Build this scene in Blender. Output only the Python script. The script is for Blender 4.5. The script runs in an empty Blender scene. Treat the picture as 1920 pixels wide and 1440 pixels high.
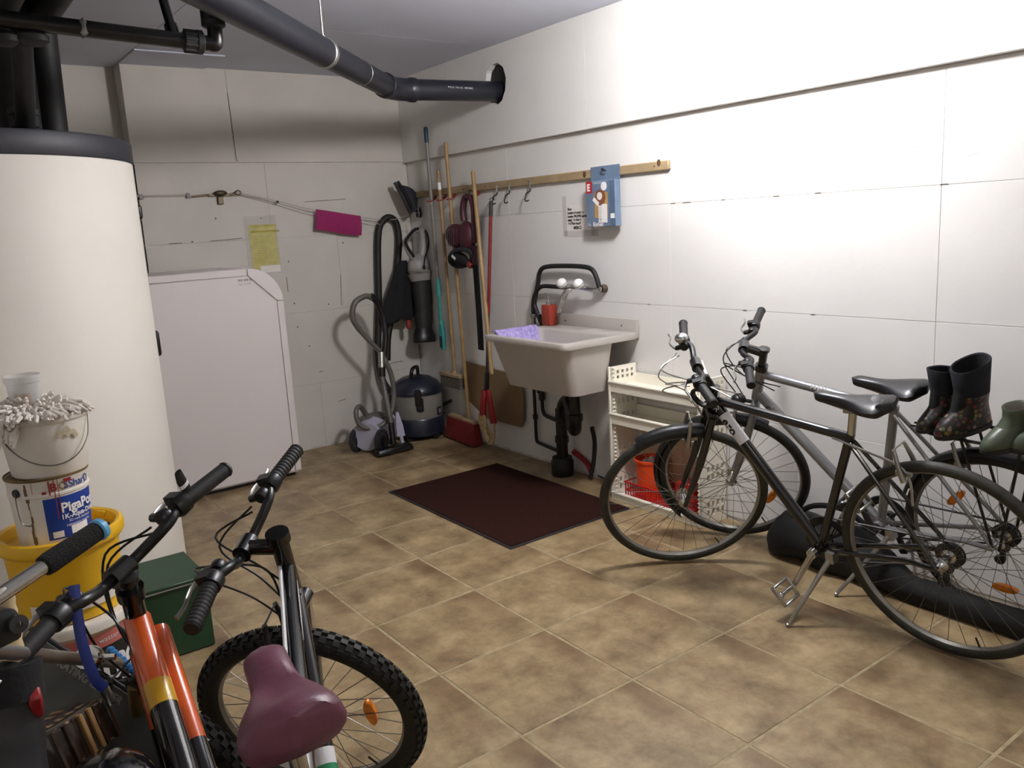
import bpy, bmesh, math, random
from mathutils import Matrix, Vector, noise
random.seed(7)
PI = math.pi
SC = bpy.context.scene
COL = SC.collection

# ------------------------------------------------------------------ camera
cam_d = bpy.data.cameras.new('camera'); cam = bpy.data.objects.new('camera', cam_d); COL.objects.link(cam)
YAW, PIT, ROL, FPX = 0.630655, 0.192115, -0.056306, 1550.6
fwd = Vector((math.sin(YAW)*math.cos(PIT), math.cos(YAW)*math.cos(PIT), -math.sin(PIT)))
rgt = Vector((math.cos(YAW), -math.sin(YAW), 0)); upv = rgt.cross(fwd)
r2 = math.cos(ROL)*rgt + math.sin(ROL)*upv; u2 = -math.sin(ROL)*rgt + math.cos(ROL)*upv
cm = Matrix((r2, u2, -fwd)).transposed().to_4x4(); cm.translation = Vector((-3.08, -5.352, 1.47))
cam.matrix_world = cm
cam_d.sensor_width = 36.0; cam_d.lens = 36.0*FPX/1920.0; cam_d.clip_start = 0.05
SC.camera = cam

# ------------------------------------------------------------------ world, lights, exposure
w = bpy.data.worlds.new('world'); SC.world = w; w.use_nodes = True
w.node_tree.nodes['Background'].inputs[0].default_value = (0.6, 0.58, 0.55, 1)
w.node_tree.nodes['Background'].inputs[1].default_value = 0.02
SC.view_settings.view_transform = 'Standard'; SC.view_settings.look = 'None'
SC.view_settings.exposure = 0.65; SC.view_settings.gamma = 1.0
SC.view_settings.use_curve_mapping = False
def area(name, loc, sx, sy, power, col, rot=(0,0,0)):
    l = bpy.data.lights.new(name, 'AREA'); l.shape = 'RECTANGLE'; l.size = sx; l.size_y = sy
    l.energy = power; l.color = col; o = bpy.data.objects.new(name, l); COL.objects.link(o)
    o.location = loc; o.rotation_euler = rot; return o
LAMP = Vector((-0.80, -3.25, 2.365))      # glowing glass of the ceiling lamp just above the frame
LAMP_RAD, LAMP_STRENGTH = 0.125, 130.0
FILL_LAMP = Vector((-2.3, -6.0, 2.43))  # added fill behind the viewer, brightens the near floor and tank
area('rear_fill_light', FILL_LAMP + Vector((0, 0, -0.035)), 0.12, 0.62, 6, (1.0, 0.93, 0.86))

# ------------------------------------------------------------------ materials
def lin(c):
    return c/12.92 if c <= 0.04045 else ((c+0.055)/1.055)**2.4
def C3(h):
    if isinstance(h, str):
        h = h.lstrip('#'); h = tuple(int(h[i:i+2], 16)/255 for i in (0, 2, 4))
    return tuple(lin(x) for x in h)
MATS = {}
def mat(name, col, rough=0.5, metal=0.0, var=0.10, scale=14.0, bump=0.0, bscale=60.0, coat=0.0, trans=0.0, alpha=1.0, col2=None, spec=0.5):
    m = bpy.data.materials.new(name); m.use_nodes = True; nt = m.node_tree; N = nt.nodes; Lk = nt.links
    b = N['Principled BSDF']; c = C3(col); MATS[name] = m
    b.inputs['Roughness'].default_value = rough; b.inputs['Metallic'].default_value = metal
    b.inputs['Specular IOR Level'].default_value = spec
    if coat: b.inputs['Coat Weight'].default_value = coat; b.inputs['Coat Roughness'].default_value = 0.08
    if trans: b.inputs['Transmission Weight'].default_value = trans
    if alpha < 1: b.inputs['Alpha'].default_value = alpha
    tc = N.new('ShaderNodeTexCoord'); nz = N.new('ShaderNodeTexNoise')
    nz.inputs['Scale'].default_value = scale; nz.inputs['Detail'].default_value = 4
    Lk.new(tc.outputs['Object'], nz.inputs['Vector'])
    rp = N.new('ShaderNodeValToRGB'); rp.color_ramp.elements[0].position = 0.35; rp.color_ramp.elements[1].position = 0.68
    if col2 is None:
        rp.color_ramp.elements[0].color = (*[x*(1-var) for x in c], 1); rp.color_ramp.elements[1].color = (*[min(1, x*(1+var)) for x in c], 1)
    else:
        rp.color_ramp.elements[0].color = (*c, 1); rp.color_ramp.elements[1].color = (*C3(col2), 1)
    Lk.new(nz.outputs['Fac'], rp.inputs['Fac']); Lk.new(rp.outputs['Color'], b.inputs['Base Color'])
    if bump:
        n2 = N.new('ShaderNodeTexNoise'); n2.inputs['Scale'].default_value = bscale; n2.inputs['Detail'].default_value = 3
        Lk.new(tc.outputs['Object'], n2.inputs['Vector'])
        bp = N.new('ShaderNodeBump'); bp.inputs['Strength'].default_value = bump; bp.inputs['Distance'].default_value = 0.004
        Lk.new(n2.outputs['Fac'], bp.inputs['Height']); Lk.new(bp.outputs['Normal'], b.inputs['Normal'])
    return m
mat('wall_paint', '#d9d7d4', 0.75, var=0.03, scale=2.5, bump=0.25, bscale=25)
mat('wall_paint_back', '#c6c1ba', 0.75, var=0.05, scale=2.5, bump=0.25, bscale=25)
mat('ceiling_paint', '#cdd1e0', 0.85, var=0.04, scale=2.0, bump=0.2, bscale=30)
mat('joint_dirt', '#c6c0bb', 0.9, var=0.2)
mat('crack_dark', '#5a524b', 0.9, var=0.3)
mat('grout', '#9b8c6d', 0.9, var=0.18, scale=30, bump=0.3)
mat('plain_floor', '#877254', 0.6, var=0.15, scale=5)
mat('black_rubber', '#131314', 0.6, var=0.3, scale=30)
mat('tyre_grey', '#26261f', 0.65, var=0.35, scale=30, bump=0.2, bscale=140)
mat('tyre_black', '#171715', 0.62, var=0.3, scale=30, bump=0.2, bscale=140)
mat('black_plastic', '#0d0d0f', 0.38, var=0.25, scale=30)
mat('black_gloss', '#08080a', 0.18, var=0.2, coat=0.6)
mat('black_paint', '#0c0c0d', 0.25, var=0.2, coat=0.5)
mat('dark_plastic', '#232326', 0.5, var=0.2)
mat('dark_pipe', '#191a23', 0.38, var=0.12, scale=6)
mat('silver_paint', '#8d8e90', 0.32, metal=0.55, var=0.06)
mat('chrome', '#c9c9c6', 0.18, metal=1.0, var=0.08)
mat('alu', '#a5a49f', 0.36, metal=0.9, var=0.12)
mat('rim_alu', '#8f8c84', 0.42, metal=0.75, var=0.15)
mat('spoke_steel', '#6d6b66', 0.35, metal=0.9, var=0.1)
mat('tank_cover', '#d6d1c8', 0.6, var=0.03, scale=2, bump=0.12, bscale=6)
mat('tank_cap', '#2c2c33', 0.55, var=0.1, scale=4)
mat('white_enamel', '#d6cfce', 0.42, var=0.02, scale=2)
mat('seam_grey', '#8d878a', 0.6, var=0.1)
mat('sink_grey', '#b0aaa3', 0.34, var=0.04, scale=4, coat=0.2)
mat('cream_plastic', '#ece7d8', 0.45, var=0.03, scale=5)
mat('hole_shadow', '#3a372f', 0.8)
mat('pine', '#9c8767', 0.55, var=0.16, scale=9, bump=0.1, bscale=40)
mat('pine_pole', '#977a50', 0.5, var=0.18, scale=12)
mat('knot', '#5d4028', 0.6, var=0.2)
mat('red_plastic', '#8f1c1f', 0.45, var=0.12)
mat('red_pole', '#7c1f24', 0.35, var=0.1)
mat('red_bristle', '#74171a', 0.8, var=0.3, scale=60, bump=0.5, bscale=200)
mat('grey_bristle', '#57514a', 0.9, var=0.3, scale=60, bump=0.5, bscale=200)
mat('clip_red', '#7d2b22', 0.5)
mat('teal', '#3b9490', 0.4, var=0.1)
mat('blue_grip', '#1d3852', 0.45)
mat('burgundy', '#3f1422', 0.5, var=0.15, scale=20)
mat('magenta_cloth', '#8d1a58', 0.8, var=0.1, scale=40, bump=0.2, bscale=160)
mat('black_cloth', '#0e0e12', 0.9, var=0.3, scale=40, bump=0.3, bscale=120)
mat('grey_bag', '#8b8785', 0.45, var=0.08)
mat('navy_cloth', '#1a1c26', 0.8, var=0.2, bump=0.2, bscale=160)
mat('lavender_towel', '#b3a6d6', 0.95, col2='#8577b5', scale=60, bump=0.8, bscale=140)
mat('soap_red', '#8f3320', 0.4, var=0.12)
mat('clear_plastic', '#d9d8d6', 0.25, var=0.05, alpha=0.45)
mat('sleeve_plastic', '#d4d0cc', 0.18, var=0.05, alpha=0.16)
mat('paper_yellow', '#cfc544', 0.7, var=0.12, scale=30)
mat('paper_white', '#dfdad5', 0.8, var=0.03)
mat('paper_print', '#a39a3a', 0.8)
mat('ink', '#0f0f10', 0.8)
mat('blue_card', '#66788f', 0.4, var=0.12, scale=8)
mat('blue_card_dark', '#54677f', 0.4, var=0.12, scale=8)
mat('red_card', '#a3222d', 0.45)
mat('tan_card', '#b08a55', 0.6)
mat('brown_card', '#7c4a33', 0.6)
mat('white_card', '#e8e6e4', 0.5, var=0.02)
mat('mat_pile', '#301812', 1.0, col2='#26110d', scale=120, bump=0.7, bscale=220, spec=0.12)
mat('mat_edge', '#1c1819', 0.7)
mat('vac_navy', '#171b2b', 0.35, var=0.1, coat=0.2)
mat('vac_grey', '#7d7a74', 0.4, var=0.06)
mat('vac_lilac', '#a9a7b8', 0.35, var=0.06)
mat('hose_grey', '#5c5853', 0.45, var=0.12)
mat('cream_cloth', '#b9a27a', 0.95, var=0.25, scale=40, bump=0.8, bscale=90)
mat('mdf_brown', '#7b6445', 0.7, var=0.1, scale=5)
mat('brass', '#5c5140', 0.45, metal=0.7, var=0.25)
mat('tape_clear', '#d8d2cf', 0.3, alpha=0.25)
mat('cord', '#a49c92', 0.6)
mat('basket_orange', '#e2491a', 0.45, var=0.08)
mat('basket_red', '#b51a19', 0.4, var=0.1)
mat('reflector_orange', '#e07d10', 0.25, var=0.2, scale=80, coat=0.4)
mat('saddle_purple', '#66384a', 0.42, var=0.08, scale=20, bump=0.1, bscale=200)
mat('saddle_black', '#111114', 0.33, var=0.2, scale=20, bump=0.08, bscale=200)
mat('orange_paint', '#d2581a', 0.24, var=0.12, scale=6, coat=0.5)
mat('yellow_paint', '#c99a1c', 0.3, var=0.08)
mat('green_decal', '#2f8a5b', 0.3)
mat('white_decal', '#d8d8da', 0.35, var=0.03)
mat('gold_alu', '#a8905f', 0.3, metal=0.8)
mat('green_box', '#173d24', 0.5, var=0.08, scale=5)
mat('yellow_plastic', '#e3b21f', 0.42, var=0.06, scale=6)
mat('white_plastic', '#ddd7cd', 0.45, var=0.06, scale=8)
mat('label_blue', '#173a8d', 0.4, var=0.05)
mat('paint_drip', '#8e1f20', 0.5)
mat('stain_brown', '#6b5635', 0.7, var=0.3)
mat('stain_pale', '#aea389', 0.7, var=0.15, scale=60)
mat('label_black', '#101012', 0.4)
mat('label_pink', '#b5655c', 0.45)
mat('bucket_beige', '#b59a80', 0.5, var=0.06)
mat('mop_white', '#d9d2ca', 0.9, var=0.12, scale=50)
mat('foam_black', '#0f0f10', 0.95, var=0.3, scale=90, bump=0.6, bscale=300)
mat('plug_blue', '#5ba7d3', 0.4, var=0.08)
mat('strap_blue', '#1c2f7e', 0.5, var=0.1)
mat('bead_blue', '#2c6fa8', 0.35)
mat('beige_grip', '#c9b58c', 0.6, var=0.08)
mat('deck_grey', '#3d3d37', 0.6, var=0.12, scale=8)
mat('deck_text', '#77746a', 0.6)
mat('deck_tan', '#7a6a55', 0.6)
mat('wrap_brown', '#3a2c24', 0.22, var=0.2, scale=20, coat=0.5)
mat('wood_stick', '#9c7a4c', 0.6, var=0.2)
mat('band_maroon', '#3a2328', 0.5)
mat('boot_floral_base', '#1d1a1c', 0.4, var=0.2)
mat('neoprene', '#10131c', 0.9, var=0.2, bump=0.2, bscale=200)
mat('boot_green', '#4a5243', 0.38, var=0.08, scale=8)
mat('boot_lining', '#8b877c', 0.8, var=0.08)
mat('boot_sole', '#1d1e1d', 0.6)
mat('bag_black', '#0a0a0b', 0.85, var=0.25, scale=10, bump=0.6, bscale=14)
mat('lamp_housing', '#d8d8d8', 0.5)
def emit(name, col, st):
    m = bpy.data.materials.new(name); m.use_nodes = True; b = m.node_tree.nodes['Principled BSDF']
    b.inputs['Emission Color'].default_value = (*C3(col), 1); b.inputs['Emission Strength'].default_value = st
    b.inputs['Base Color'].default_value = (*C3(col), 1); MATS[name] = m
emit('fill_lamp_diffuser', '#fff4e6', 4.0)
emit('lamp_glass', '#fdfaf8', LAMP_STRENGTH)

def tile_material():
    m = bpy.data.materials.new('floor_tile'); m.use_nodes = True; nt = m.node_tree; N = nt.nodes; Lk = nt.links
    b = N['Principled BSDF']; tc = N.new('ShaderNodeTexCoord'); oi = N.new('ShaderNodeObjectInfo')
    def noise_(scale, det, w_mul, rough=0.6):
        n = N.new('ShaderNodeTexNoise'); n.noise_dimensions = '4D'; n.inputs['Scale'].default_value = scale
        n.inputs['Detail'].default_value = det; n.inputs['Roughness'].default_value = rough
        mu = N.new('ShaderNodeMath'); mu.operation = 'MULTIPLY'; mu.inputs[1].default_value = w_mul
        Lk.new(oi.outputs['Random'], mu.inputs[0]); Lk.new(mu.outputs[0], n.inputs['W'])
        Lk.new(tc.outputs['Object'], n.inputs['Vector']); return n
    n1 = noise_(6.5, 7, 1.5, 0.68); n2 = noise_(15, 6, 3.0); n3 = noise_(4.0, 3, 0.8)
    rp = N.new('ShaderNodeValToRGB'); e = rp.color_ramp.elements
    e[0].position = 0.34; e[0].color = (*C3('#6a553b'), 1); e[1].position = 0.66; e[1].color = (*C3('#ab9672'), 1)
    k = e.new(0.5); k.color = (*C3('#8e7a59'), 1)
    Lk.new(n1.outputs['Fac'], rp.inputs['Fac'])
    # rusty patches scattered
    r2 = N.new('ShaderNodeValToRGB'); r2.color_ramp.elements[0].position = 0.55; r2.color_ramp.elements[1].position = 0.75
    Lk.new(n2.outputs['Fac'], r2.inputs['Fac'])
    mx = N.new('ShaderNodeMix'); mx.data_type = 'RGBA'; mx.inputs['B'].default_value = (*C3('#7a5334'), 1)
    s = N.new('ShaderNodeMath'); s.operation = 'MULTIPLY'; s.inputs[1].default_value = 0.45
    Lk.new(r2.outputs['Color'], s.inputs[0]); Lk.new(s.outputs[0], mx.inputs['Factor']); Lk.new(rp.outputs['Color'], mx.inputs['A'])
    # brown streak printed along one edge
    sp = N.new('ShaderNodeSeparateXYZ'); Lk.new(tc.outputs['Object'], sp.inputs[0])
    ad = N.new('ShaderNodeMath'); ad.operation = 'MULTIPLY_ADD'; ad.inputs[1].default_value = 0.14
    Lk.new(n3.outputs['Fac'], ad.inputs[0]); Lk.new(sp.outputs['X'], ad.inputs[2])
    mr = N.new('ShaderNodeMapRange'); mr.inputs['From Min'].default_value = 0.19; mr.inputs['From Max'].default_value = 0.25
    Lk.new(ad.outputs[0], mr.inputs['Value'])
    my = N.new('ShaderNodeMapRange'); my.inputs['From Min'].default_value = -0.12; my.inputs['From Max'].default_value = 0.06
    Lk.new(sp.outputs['Y'], my.inputs['Value'])
    mm = N.new('ShaderNodeMath'); mm.operation = 'MULTIPLY'; Lk.new(mr.outputs[0], mm.inputs[0]); Lk.new(my.outputs[0], mm.inputs[1])
    m5 = N.new('ShaderNodeMath'); m5.operation = 'MULTIPLY'; m5.inputs[1].default_value = 0.55; Lk.new(mm.outputs[0], m5.inputs[0])
    mx2 = N.new('ShaderNodeMix'); mx2.data_type = 'RGBA'; mx2.inputs['B'].default_value = (*C3('#64492f'), 1)
    Lk.new(m5.outputs[0], mx2.inputs['Factor']); Lk.new(mx.outputs['Result'], mx2.inputs['A'])
    Lk.new(mx2.outputs['Result'], b.inputs['Base Color'])
    b.inputs['Roughness'].default_value = 0.42
    bp = N.new('ShaderNodeBump'); bp.inputs['Strength'].default_value = 0.25; bp.inputs['Distance'].default_value = 0.003
    Lk.new(n2.outputs['Fac'], bp.inputs['Height']); Lk.new(bp.outputs['Normal'], b.inputs['Normal'])
    MATS['floor_tile'] = m
tile_material()

def floral_material():
    m = bpy.data.materials.new('boot_floral'); m.use_nodes = True; nt = m.node_tree; N = nt.nodes; Lk = nt.links
    b = N['Principled BSDF']; tc = N.new('ShaderNodeTexCoord')
    v = N.new('ShaderNodeTexVoronoi'); v.inputs['Scale'].default_value = 62; Lk.new(tc.outputs['Object'], v.inputs['Vector'])
    rp = N.new('ShaderNodeValToRGB'); rp.color_ramp.interpolation = 'CONSTANT'; e = rp.color_ramp.elements
    e[0].color = (1, 1, 1, 1); e[0].position = 0; e[1].position = 0.42; e[1].color = (0, 0, 0, 1)
    Lk.new(v.outputs['Distance'], rp.inputs['Fac'])
    r2 = N.new('ShaderNodeValToRGB'); r2.color_ramp.interpolation = 'CONSTANT'; e2 = r2.color_ramp.elements
    cols = ['#7a6a2a', '#6b2326', '#4d5a34', '#7d6f5c', '#5d4a2c', '#59323c', '#2d3d33']
    sx = N.new('ShaderNodeSeparateXYZ'); Lk.new(v.outputs['Color'], sx.inputs[0]); Lk.new(sx.outputs['X'], r2.inputs['Fac'])
    e2[0].color = (*C3(cols[0]), 1); e2[1].position = 1/7; e2[1].color = (*C3(cols[1]), 1)
    for i in range(2, 7): q = e2.new(i/7); q.color = (*C3(cols[i]), 1)
    mx = N.new('ShaderNodeMix'); mx.data_type = 'RGBA'; mx.inputs['A'].default_value = (*C3('#1e1b1a'), 1)
    Lk.new(rp.outputs['Color'], mx.inputs['Factor']); Lk.new(r2.outputs['Color'], mx.inputs['B']); Lk.new(mx.outputs['Result'], b.inputs['Base Color'])
    b.inputs['Roughness'].default_value = 0.4; MATS['boot_floral'] = m
floral_material()

# ------------------------------------------------------------------ mesh helpers
WM = {}
def V(*a): return Vector(a)
def frame_from(z, x=None):
    z = Vector(z).normalized(); x = Vector(x) if x is not None else (Vector((1, 0, 0)) if abs(z.x) < 0.9 else Vector((0, 1, 0)))
    y = z.cross(x).normalized(); x = y.cross(z).normalized()
    return Matrix((x, y, z)).transposed()
def spline(pts, n=6, closed=False):
    P = [Vector(p) for p in pts]; out = []; k = len(P)
    rng = range(k if closed else k-1)
    for i in rng:
        if closed: p0, p1, p2, p3 = P[i-1], P[i], P[(i+1) % k], P[(i+2) % k]
        else: p0, p1, p2, p3 = P[max(i-1, 0)], P[i], P[i+1], P[min(i+2, k-1)]
        for j in range(n):
            t = j/n
            out.append(0.5*((2*p1)+(p2-p0)*t+(2*p0-5*p1+4*p2-p3)*t*t+(3*p1-p0-3*p2+p3)*t**3))
    if not closed: out.append(P[-1])
    return out
class MB:
    def __init__(s, M=None): s.v = []; s.f = []; s.M = M
    def add(s, vs, fs):
        o = len(s.v); M = s.M
        s.v += [tuple(M @ Vector(p)) if M is not None else tuple(p) for p in vs]
        s.f += [tuple(i+o for i in f) for f in fs]; return s
    def box(s, c, d, R=None, taper=None):
        c = Vector(c); vs = []
        for sz in (-1, 1):
            for sy in (-1, 1):
                for sx in (-1, 1):
                    k = taper if (taper and sz > 0) else (1, 1)
                    p = Vector((sx*d[0]/2*k[0], sy*d[1]/2*k[1], sz*d[2]/2))
                    vs.append(c + (R @ p if R is not None else p))
        return s.add(vs, [(0, 2, 3, 1), (4, 5, 7, 6), (0, 1, 5, 4), (2, 6, 7, 3), (0, 4, 6, 2), (1, 3, 7, 5)])
    def lohi(s, a, b):
        return s.box([(a[i]+b[i])/2 for i in range(3)], [abs(b[i]-a[i]) for i in range(3)])
    def tube(s, pts, r, n=8, closed=False, caps=True, flat=None):
        P = [Vector(p) for p in pts]; k = len(P)
        R = r if isinstance(r, (list, tuple)) else [r]*k
        T = []
        for i in range(k):
            if closed: t = P[(i+1) % k]-P[i-1]
            else: t = P[min(i+1, k-1)]-P[max(i-1, 0)]
            T.append(t.normalized() if t.length > 1e-9 else Vector((0, 0, 1)))
        F = frame_from(T[0]); x = F.col[0].copy(); vs = []
        if flat is not None:
            x = Vector(flat[0]).normalized()
        for i in range(k):
            x = (x - T[i]*x.dot(T[i])).normalized(); y = T[i].cross(x)
            for j in range(n):
                a = 2*PI*(j+0.5)/n
                q = (flat[1] if flat else 1.0)
                vs.append(P[i] + R[i]*(math.cos(a)*x + q*math.sin(a)*y))
        fs = []
        for i in range(k if closed else k-1):
            for j in range(n):
                a = i*n+j; b = i*n+(j+1) % n; i2 = (i+1) % k
                fs.append((a, b, i2*n+(j+1) % n, i2*n+j))
        if caps and not closed:
            fs.append(tuple(range(n-1, -1, -1))); fs.append(tuple((k-1)*n+j for j in range(n)))
        return s.add(vs, fs)
    def rod(s, a, b, r, n=8, r2=None): return s.tube([a, b], [r, r if r2 is None else r2], n)
    def lathe(s, prof, c=(0, 0, 0), axis=(0, 0, 1), n=32, x=None, cap0=False, cap1=False, a0=0.0, a1=None, sq=1.0):
        F = frame_from(axis, x); c = Vector(c); vs = []; fs = []; full = a1 is None
        m = n if full else n+1
        for (r, z) in prof:
            for j in range(m):
                a = a0 + (2*PI*j/n if full else (a1-a0)*j/n)
                vs.append(c + F @ Vector((r*math.cos(a), r*sq*math.sin(a), z)))
        for i in range(len(prof)-1):
            for j in range(n if full else n):
                j2 = (j+1) % m if full else j+1
                fs.append((i*m+j, i*m+j2, (i+1)*m+j2, (i+1)*m+j))
        if cap0: fs.append(tuple(range(m-1, -1, -1)))
        if cap1: fs.append(tuple((len(prof)-1)*m+j for j in range(m)))
        return s.add(vs, fs)
    def ball(s, c, r, n=12, sc=(1, 1, 1), axis=(0, 0, 1)):
        k = n//2; prof = [(r*math.sin(PI*i/k)+1e-5, -r*math.cos(PI*i/k)) for i in range(k+1)]
        F = frame_from(axis); c = Vector(c); vs = []; fs = []
        for (q, z) in prof:
            for j in range(n):
                a = 2*PI*j/n; vs.append(c + F @ Vector((q*math.cos(a)*sc[0], q*math.sin(a)*sc[1], z*sc[2])))
        for i in range(k):
            for j in range(n): fs.append((i*n+j, i*n+(j+1) % n, (i+1)*n+(j+1) % n, (i+1)*n+j))
        return s.add(vs, fs)
    def prism(s, poly, ext, origin=(0, 0, 0), ax=(1, 0, 0), ay=(0, 1, 0)):
        ax = Vector(ax); ay = Vector(ay); o = Vector(origin); e = Vector(ext); k = len(poly)
        a = [o+ax*p[0]+ay*p[1] for p in poly]; b = [p+e for p in a]
        return s.add(a+b, [tuple(range(k-1, -1, -1)), tuple(range(k, 2*k))]+[(i, (i+1) % k, k+(i+1) % k, k+i) for i in range(k)])
    def loft(s, rings, cap0=True, cap1=True, closed=False):
        n = len(rings[0]); vs = [p for r in rings for p in r]; fs = []; k = len(rings)
        for i in range(k if closed else k-1):
            i2 = (i+1) % k
            for j in range(n): fs.append((i*n+j, i*n+(j+1) % n, i2*n+(j+1) % n, i2*n+j))
        if cap0 and not closed: fs.append(tuple(range(n-1, -1, -1)))
        if cap1 and not closed: fs.append(tuple((k-1)*n+j for j in range(n)))
        return s.add(vs, fs)
    def grid(s, fn, nu, nv, thick=None):
        vs = [fn(i/nu, j/nv) for i in range(nu+1) for j in range(nv+1)]; m = nv+1
        fs = [(i*m+j, (i+1)*m+j, (i+1)*m+j+1, i*m+j+1) for i in range(nu) for j in range(nv)]
        if thick is None: return s.add(vs, fs)
        t = Vector(thick); o = len(vs); vs2 = [Vector(p)+t for p in vs]
        fs2 = [tuple(reversed([a+o for a in f])) for f in fs]
        rim = [i*m for i in range(nu+1)] + [nu*m+j for j in range(1, m)] + [i*m+nv for i in range(nu-1, -1, -1)] + [j for j in range(nv-1, 0, -1)]
        sd = [(rim[(q+1) % len(rim)], rim[q], rim[q]+o, rim[(q+1) % len(rim)]+o) for q in range(len(rim))]
        return s.add([Vector(p) for p in vs]+vs2, fs+fs2+sd)
    def mesh(s, name, bevel=0.0, smooth=True, angle=40, seg=1):
        me = bpy.data.meshes.new(name); me.from_pydata(s.v, [], s.f)
        bm = bmesh.new(); bm.from_mesh(me)
        bmesh.ops.recalc_face_normals(bm, faces=bm.faces)
        if bevel:
            bm.normal_update()
            ed = [e for e in bm.edges if len(e.link_faces) == 2 and e.calc_face_angle(0) > math.radians(30)]
            bmesh.ops.bevel(bm, geom=ed, offset=bevel, segments=seg, affect='EDGES', profile=0.5, clamp_overlap=True)
        bm.to_mesh(me); bm.free()
        if smooth:
            me.polygons.foreach_set('use_smooth', [True]*len(me.polygons)); me.set_sharp_from_angle(angle=math.radians(angle))
        return me
    def build(s, name, material, parent=None, world=True, bevel=0.0, smooth=True, angle=40, label=None, stuff=False, seg=1):
        if parent is not None and world:
            Wi = WM[parent.name].inverted(); s.v = [tuple(Wi @ Vector(p)) for p in s.v]
        me = s.mesh(name, bevel, smooth, angle, seg); me.materials.append(MATS[material])
        o = bpy.data.objects.new(name, me); COL.objects.link(o)
        if parent is not None: o.parent = parent; WM[o.name] = WM[parent.name].copy()
        else: WM[o.name] = Matrix()
        if label: o['label'] = label
        if stuff: o['kind'] = 'stuff'
        return o
def tag(o, label=None, cat=None, group=None, kind=None):
    if label: o['label'] = label
    if cat: o['category'] = cat
    if group: o['group'] = group
    if kind: o['kind'] = kind
    return o
def thing(name, label, cat, loc=(0, 0, 0), R=None, group=None):
    o = bpy.data.objects.new(name, None); COL.objects.link(o); o.empty_display_size = 0.05
    M = Matrix.Translation(Vector(loc))
    if R is not None: M = M @ R.to_4x4()
    o.location = loc; o.rotation_euler = M.to_euler(); WM[o.name] = M
    return tag(o, label, cat, group)
def settle(o, loc):
    """give a single-mesh thing its origin at its base"""
    d = Vector(loc); o.data.transform(Matrix.Translation(-d)); o.location = d; WM[o.name] = Matrix.Translation(d); return o
def text_mesh(body, size, align='LEFT', bold=0.0):
    cu = bpy.data.curves.new('t', 'FONT'); cu.body = body; cu.size = size; cu.align_x = align; cu.resolution_u = 3; cu.offset = bold
    o = bpy.data.objects.new('t', cu); me = bpy.data.meshes.new_from_object(o)
    vs = [v.co.copy() for v in me.vertices]; fs = [tuple(p.vertices) for p in me.polygons]
    bpy.data.objects.remove(o); bpy.data.curves.remove(cu); bpy.data.meshes.remove(me); return vs, fs
def text_plane(mb, body, size, o, ax, ay, align='LEFT', bold=0.0):
    vs, fs = text_mesh(body, size, align, bold); o = Vector(o); ax = Vector(ax).normalized(); ay = Vector(ay).normalized()
    mb.add([o+ax*v.x+ay*v.y for v in vs], fs); return mb
def text_cyl(mb, body, size, c, rad, ang, z, tilt=0.0, bold=0.0):
    vs, fs = text_mesh(body, size, 'LEFT', bold); c = Vector(c)
    out = []
    for v in vs:
        a = ang + v.x/rad; out.append(c + V(math.cos(a)*rad, math.sin(a)*rad, z + v.y))
    mb.add(out, fs); return mb
def patch_cyl(mb, c, rad, a0, a1, z0, z1, n=16, rad1=None):
    c = Vector(c); r1 = rad if rad1 is None else rad1
    mb.grid(lambda u, t: c + V(math.cos(a0+(a1-a0)*u)*(rad+(r1-rad)*t), math.sin(a0+(a1-a0)*u)*(rad+(r1-rad)*t), z0+(z1-z0)*t), n, 1); return mb
# ------------------------------------------------------------------ floor
TS = 0.4542; GX0 = -0.005; GY0 = -3.578
fb = MB().lohi((-3.9, -7.0, -0.10), (0.0, 0.15, -0.0015)).build('floor', 'grout', smooth=False)
tag(fb, 'floor of square beige mottled ceramic tiles with pale grout', 'floor', kind='structure')
tm = MB().box((0, 0, -0.006), (TS-0.010, TS-0.010, 0.012)).mesh('tile', bevel=0.0015); tm.materials.append(MATS['floor_tile'])
for i in range(9):
    for j in range(-3, 9):
        cx = GX0-(i+0.5)*TS; cy = GY0+(j+0.5)*TS
        if cx-TS/2 < -3.88 or cy+TS/2 > 0.2 or cy-TS/2 < -5.4: continue
        o = bpy.data.objects.new('tile', tm); COL.objects.link(o); o.parent = fb
        o.location = (cx, cy, random.uniform(-0.0006, 0.0003)); o.rotation_euler = (0, 0, random.uniform(-0.002, 0.002))
fr = MB().lohi((-3.9, -7.0, -0.004), (0.0, -5.4, 0.0)).build('floor_rear', 'plain_floor', smooth=False)
tag(fr, 'plain beige floor behind the tiled area', 'floor', kind='structure')
fr.name = 'floor_behind'
# ------------------------------------------------------------------ right wall (polystyrene boards, painted)
wr = MB().lohi((0.003, -7.0, -0.004), (0.12, 0.12, 2.52)).build('wall_right', 'joint_dirt', smooth=False)
tag(wr, 'white painted right wall of large insulation boards', 'wall', kind='structure')
GAP = 0.0011
def board(parent, a, b, m, name='wall_board', bev=0.0012):
    return MB().lohi(a, b).build(name, m, parent, bevel=bev, smooth=False)
rows = [(0.012, 0.515), (0.515, 1.021), (1.021, 1.519), (1.519, 1.930)]
offs = [-0.62, -1.206, -1.206, -1.206]
def cuts(first, lo=-7.0, hi=0.0, step=1.31):
    c = [hi]; y = first
    while y > lo: c.append(y); y -= step
    c.append(lo); return c
for (z0, z1), f in zip(rows, offs):
    cs = cuts(f)
    for k in range(len(cs)-1):
        board(wr, (0.0+random.uniform(0, 0.0008), cs[k+1]+GAP/2, z0+GAP/2), (0.010, cs[k]-GAP/2, z1-GAP/2), 'wall_paint')
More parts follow.
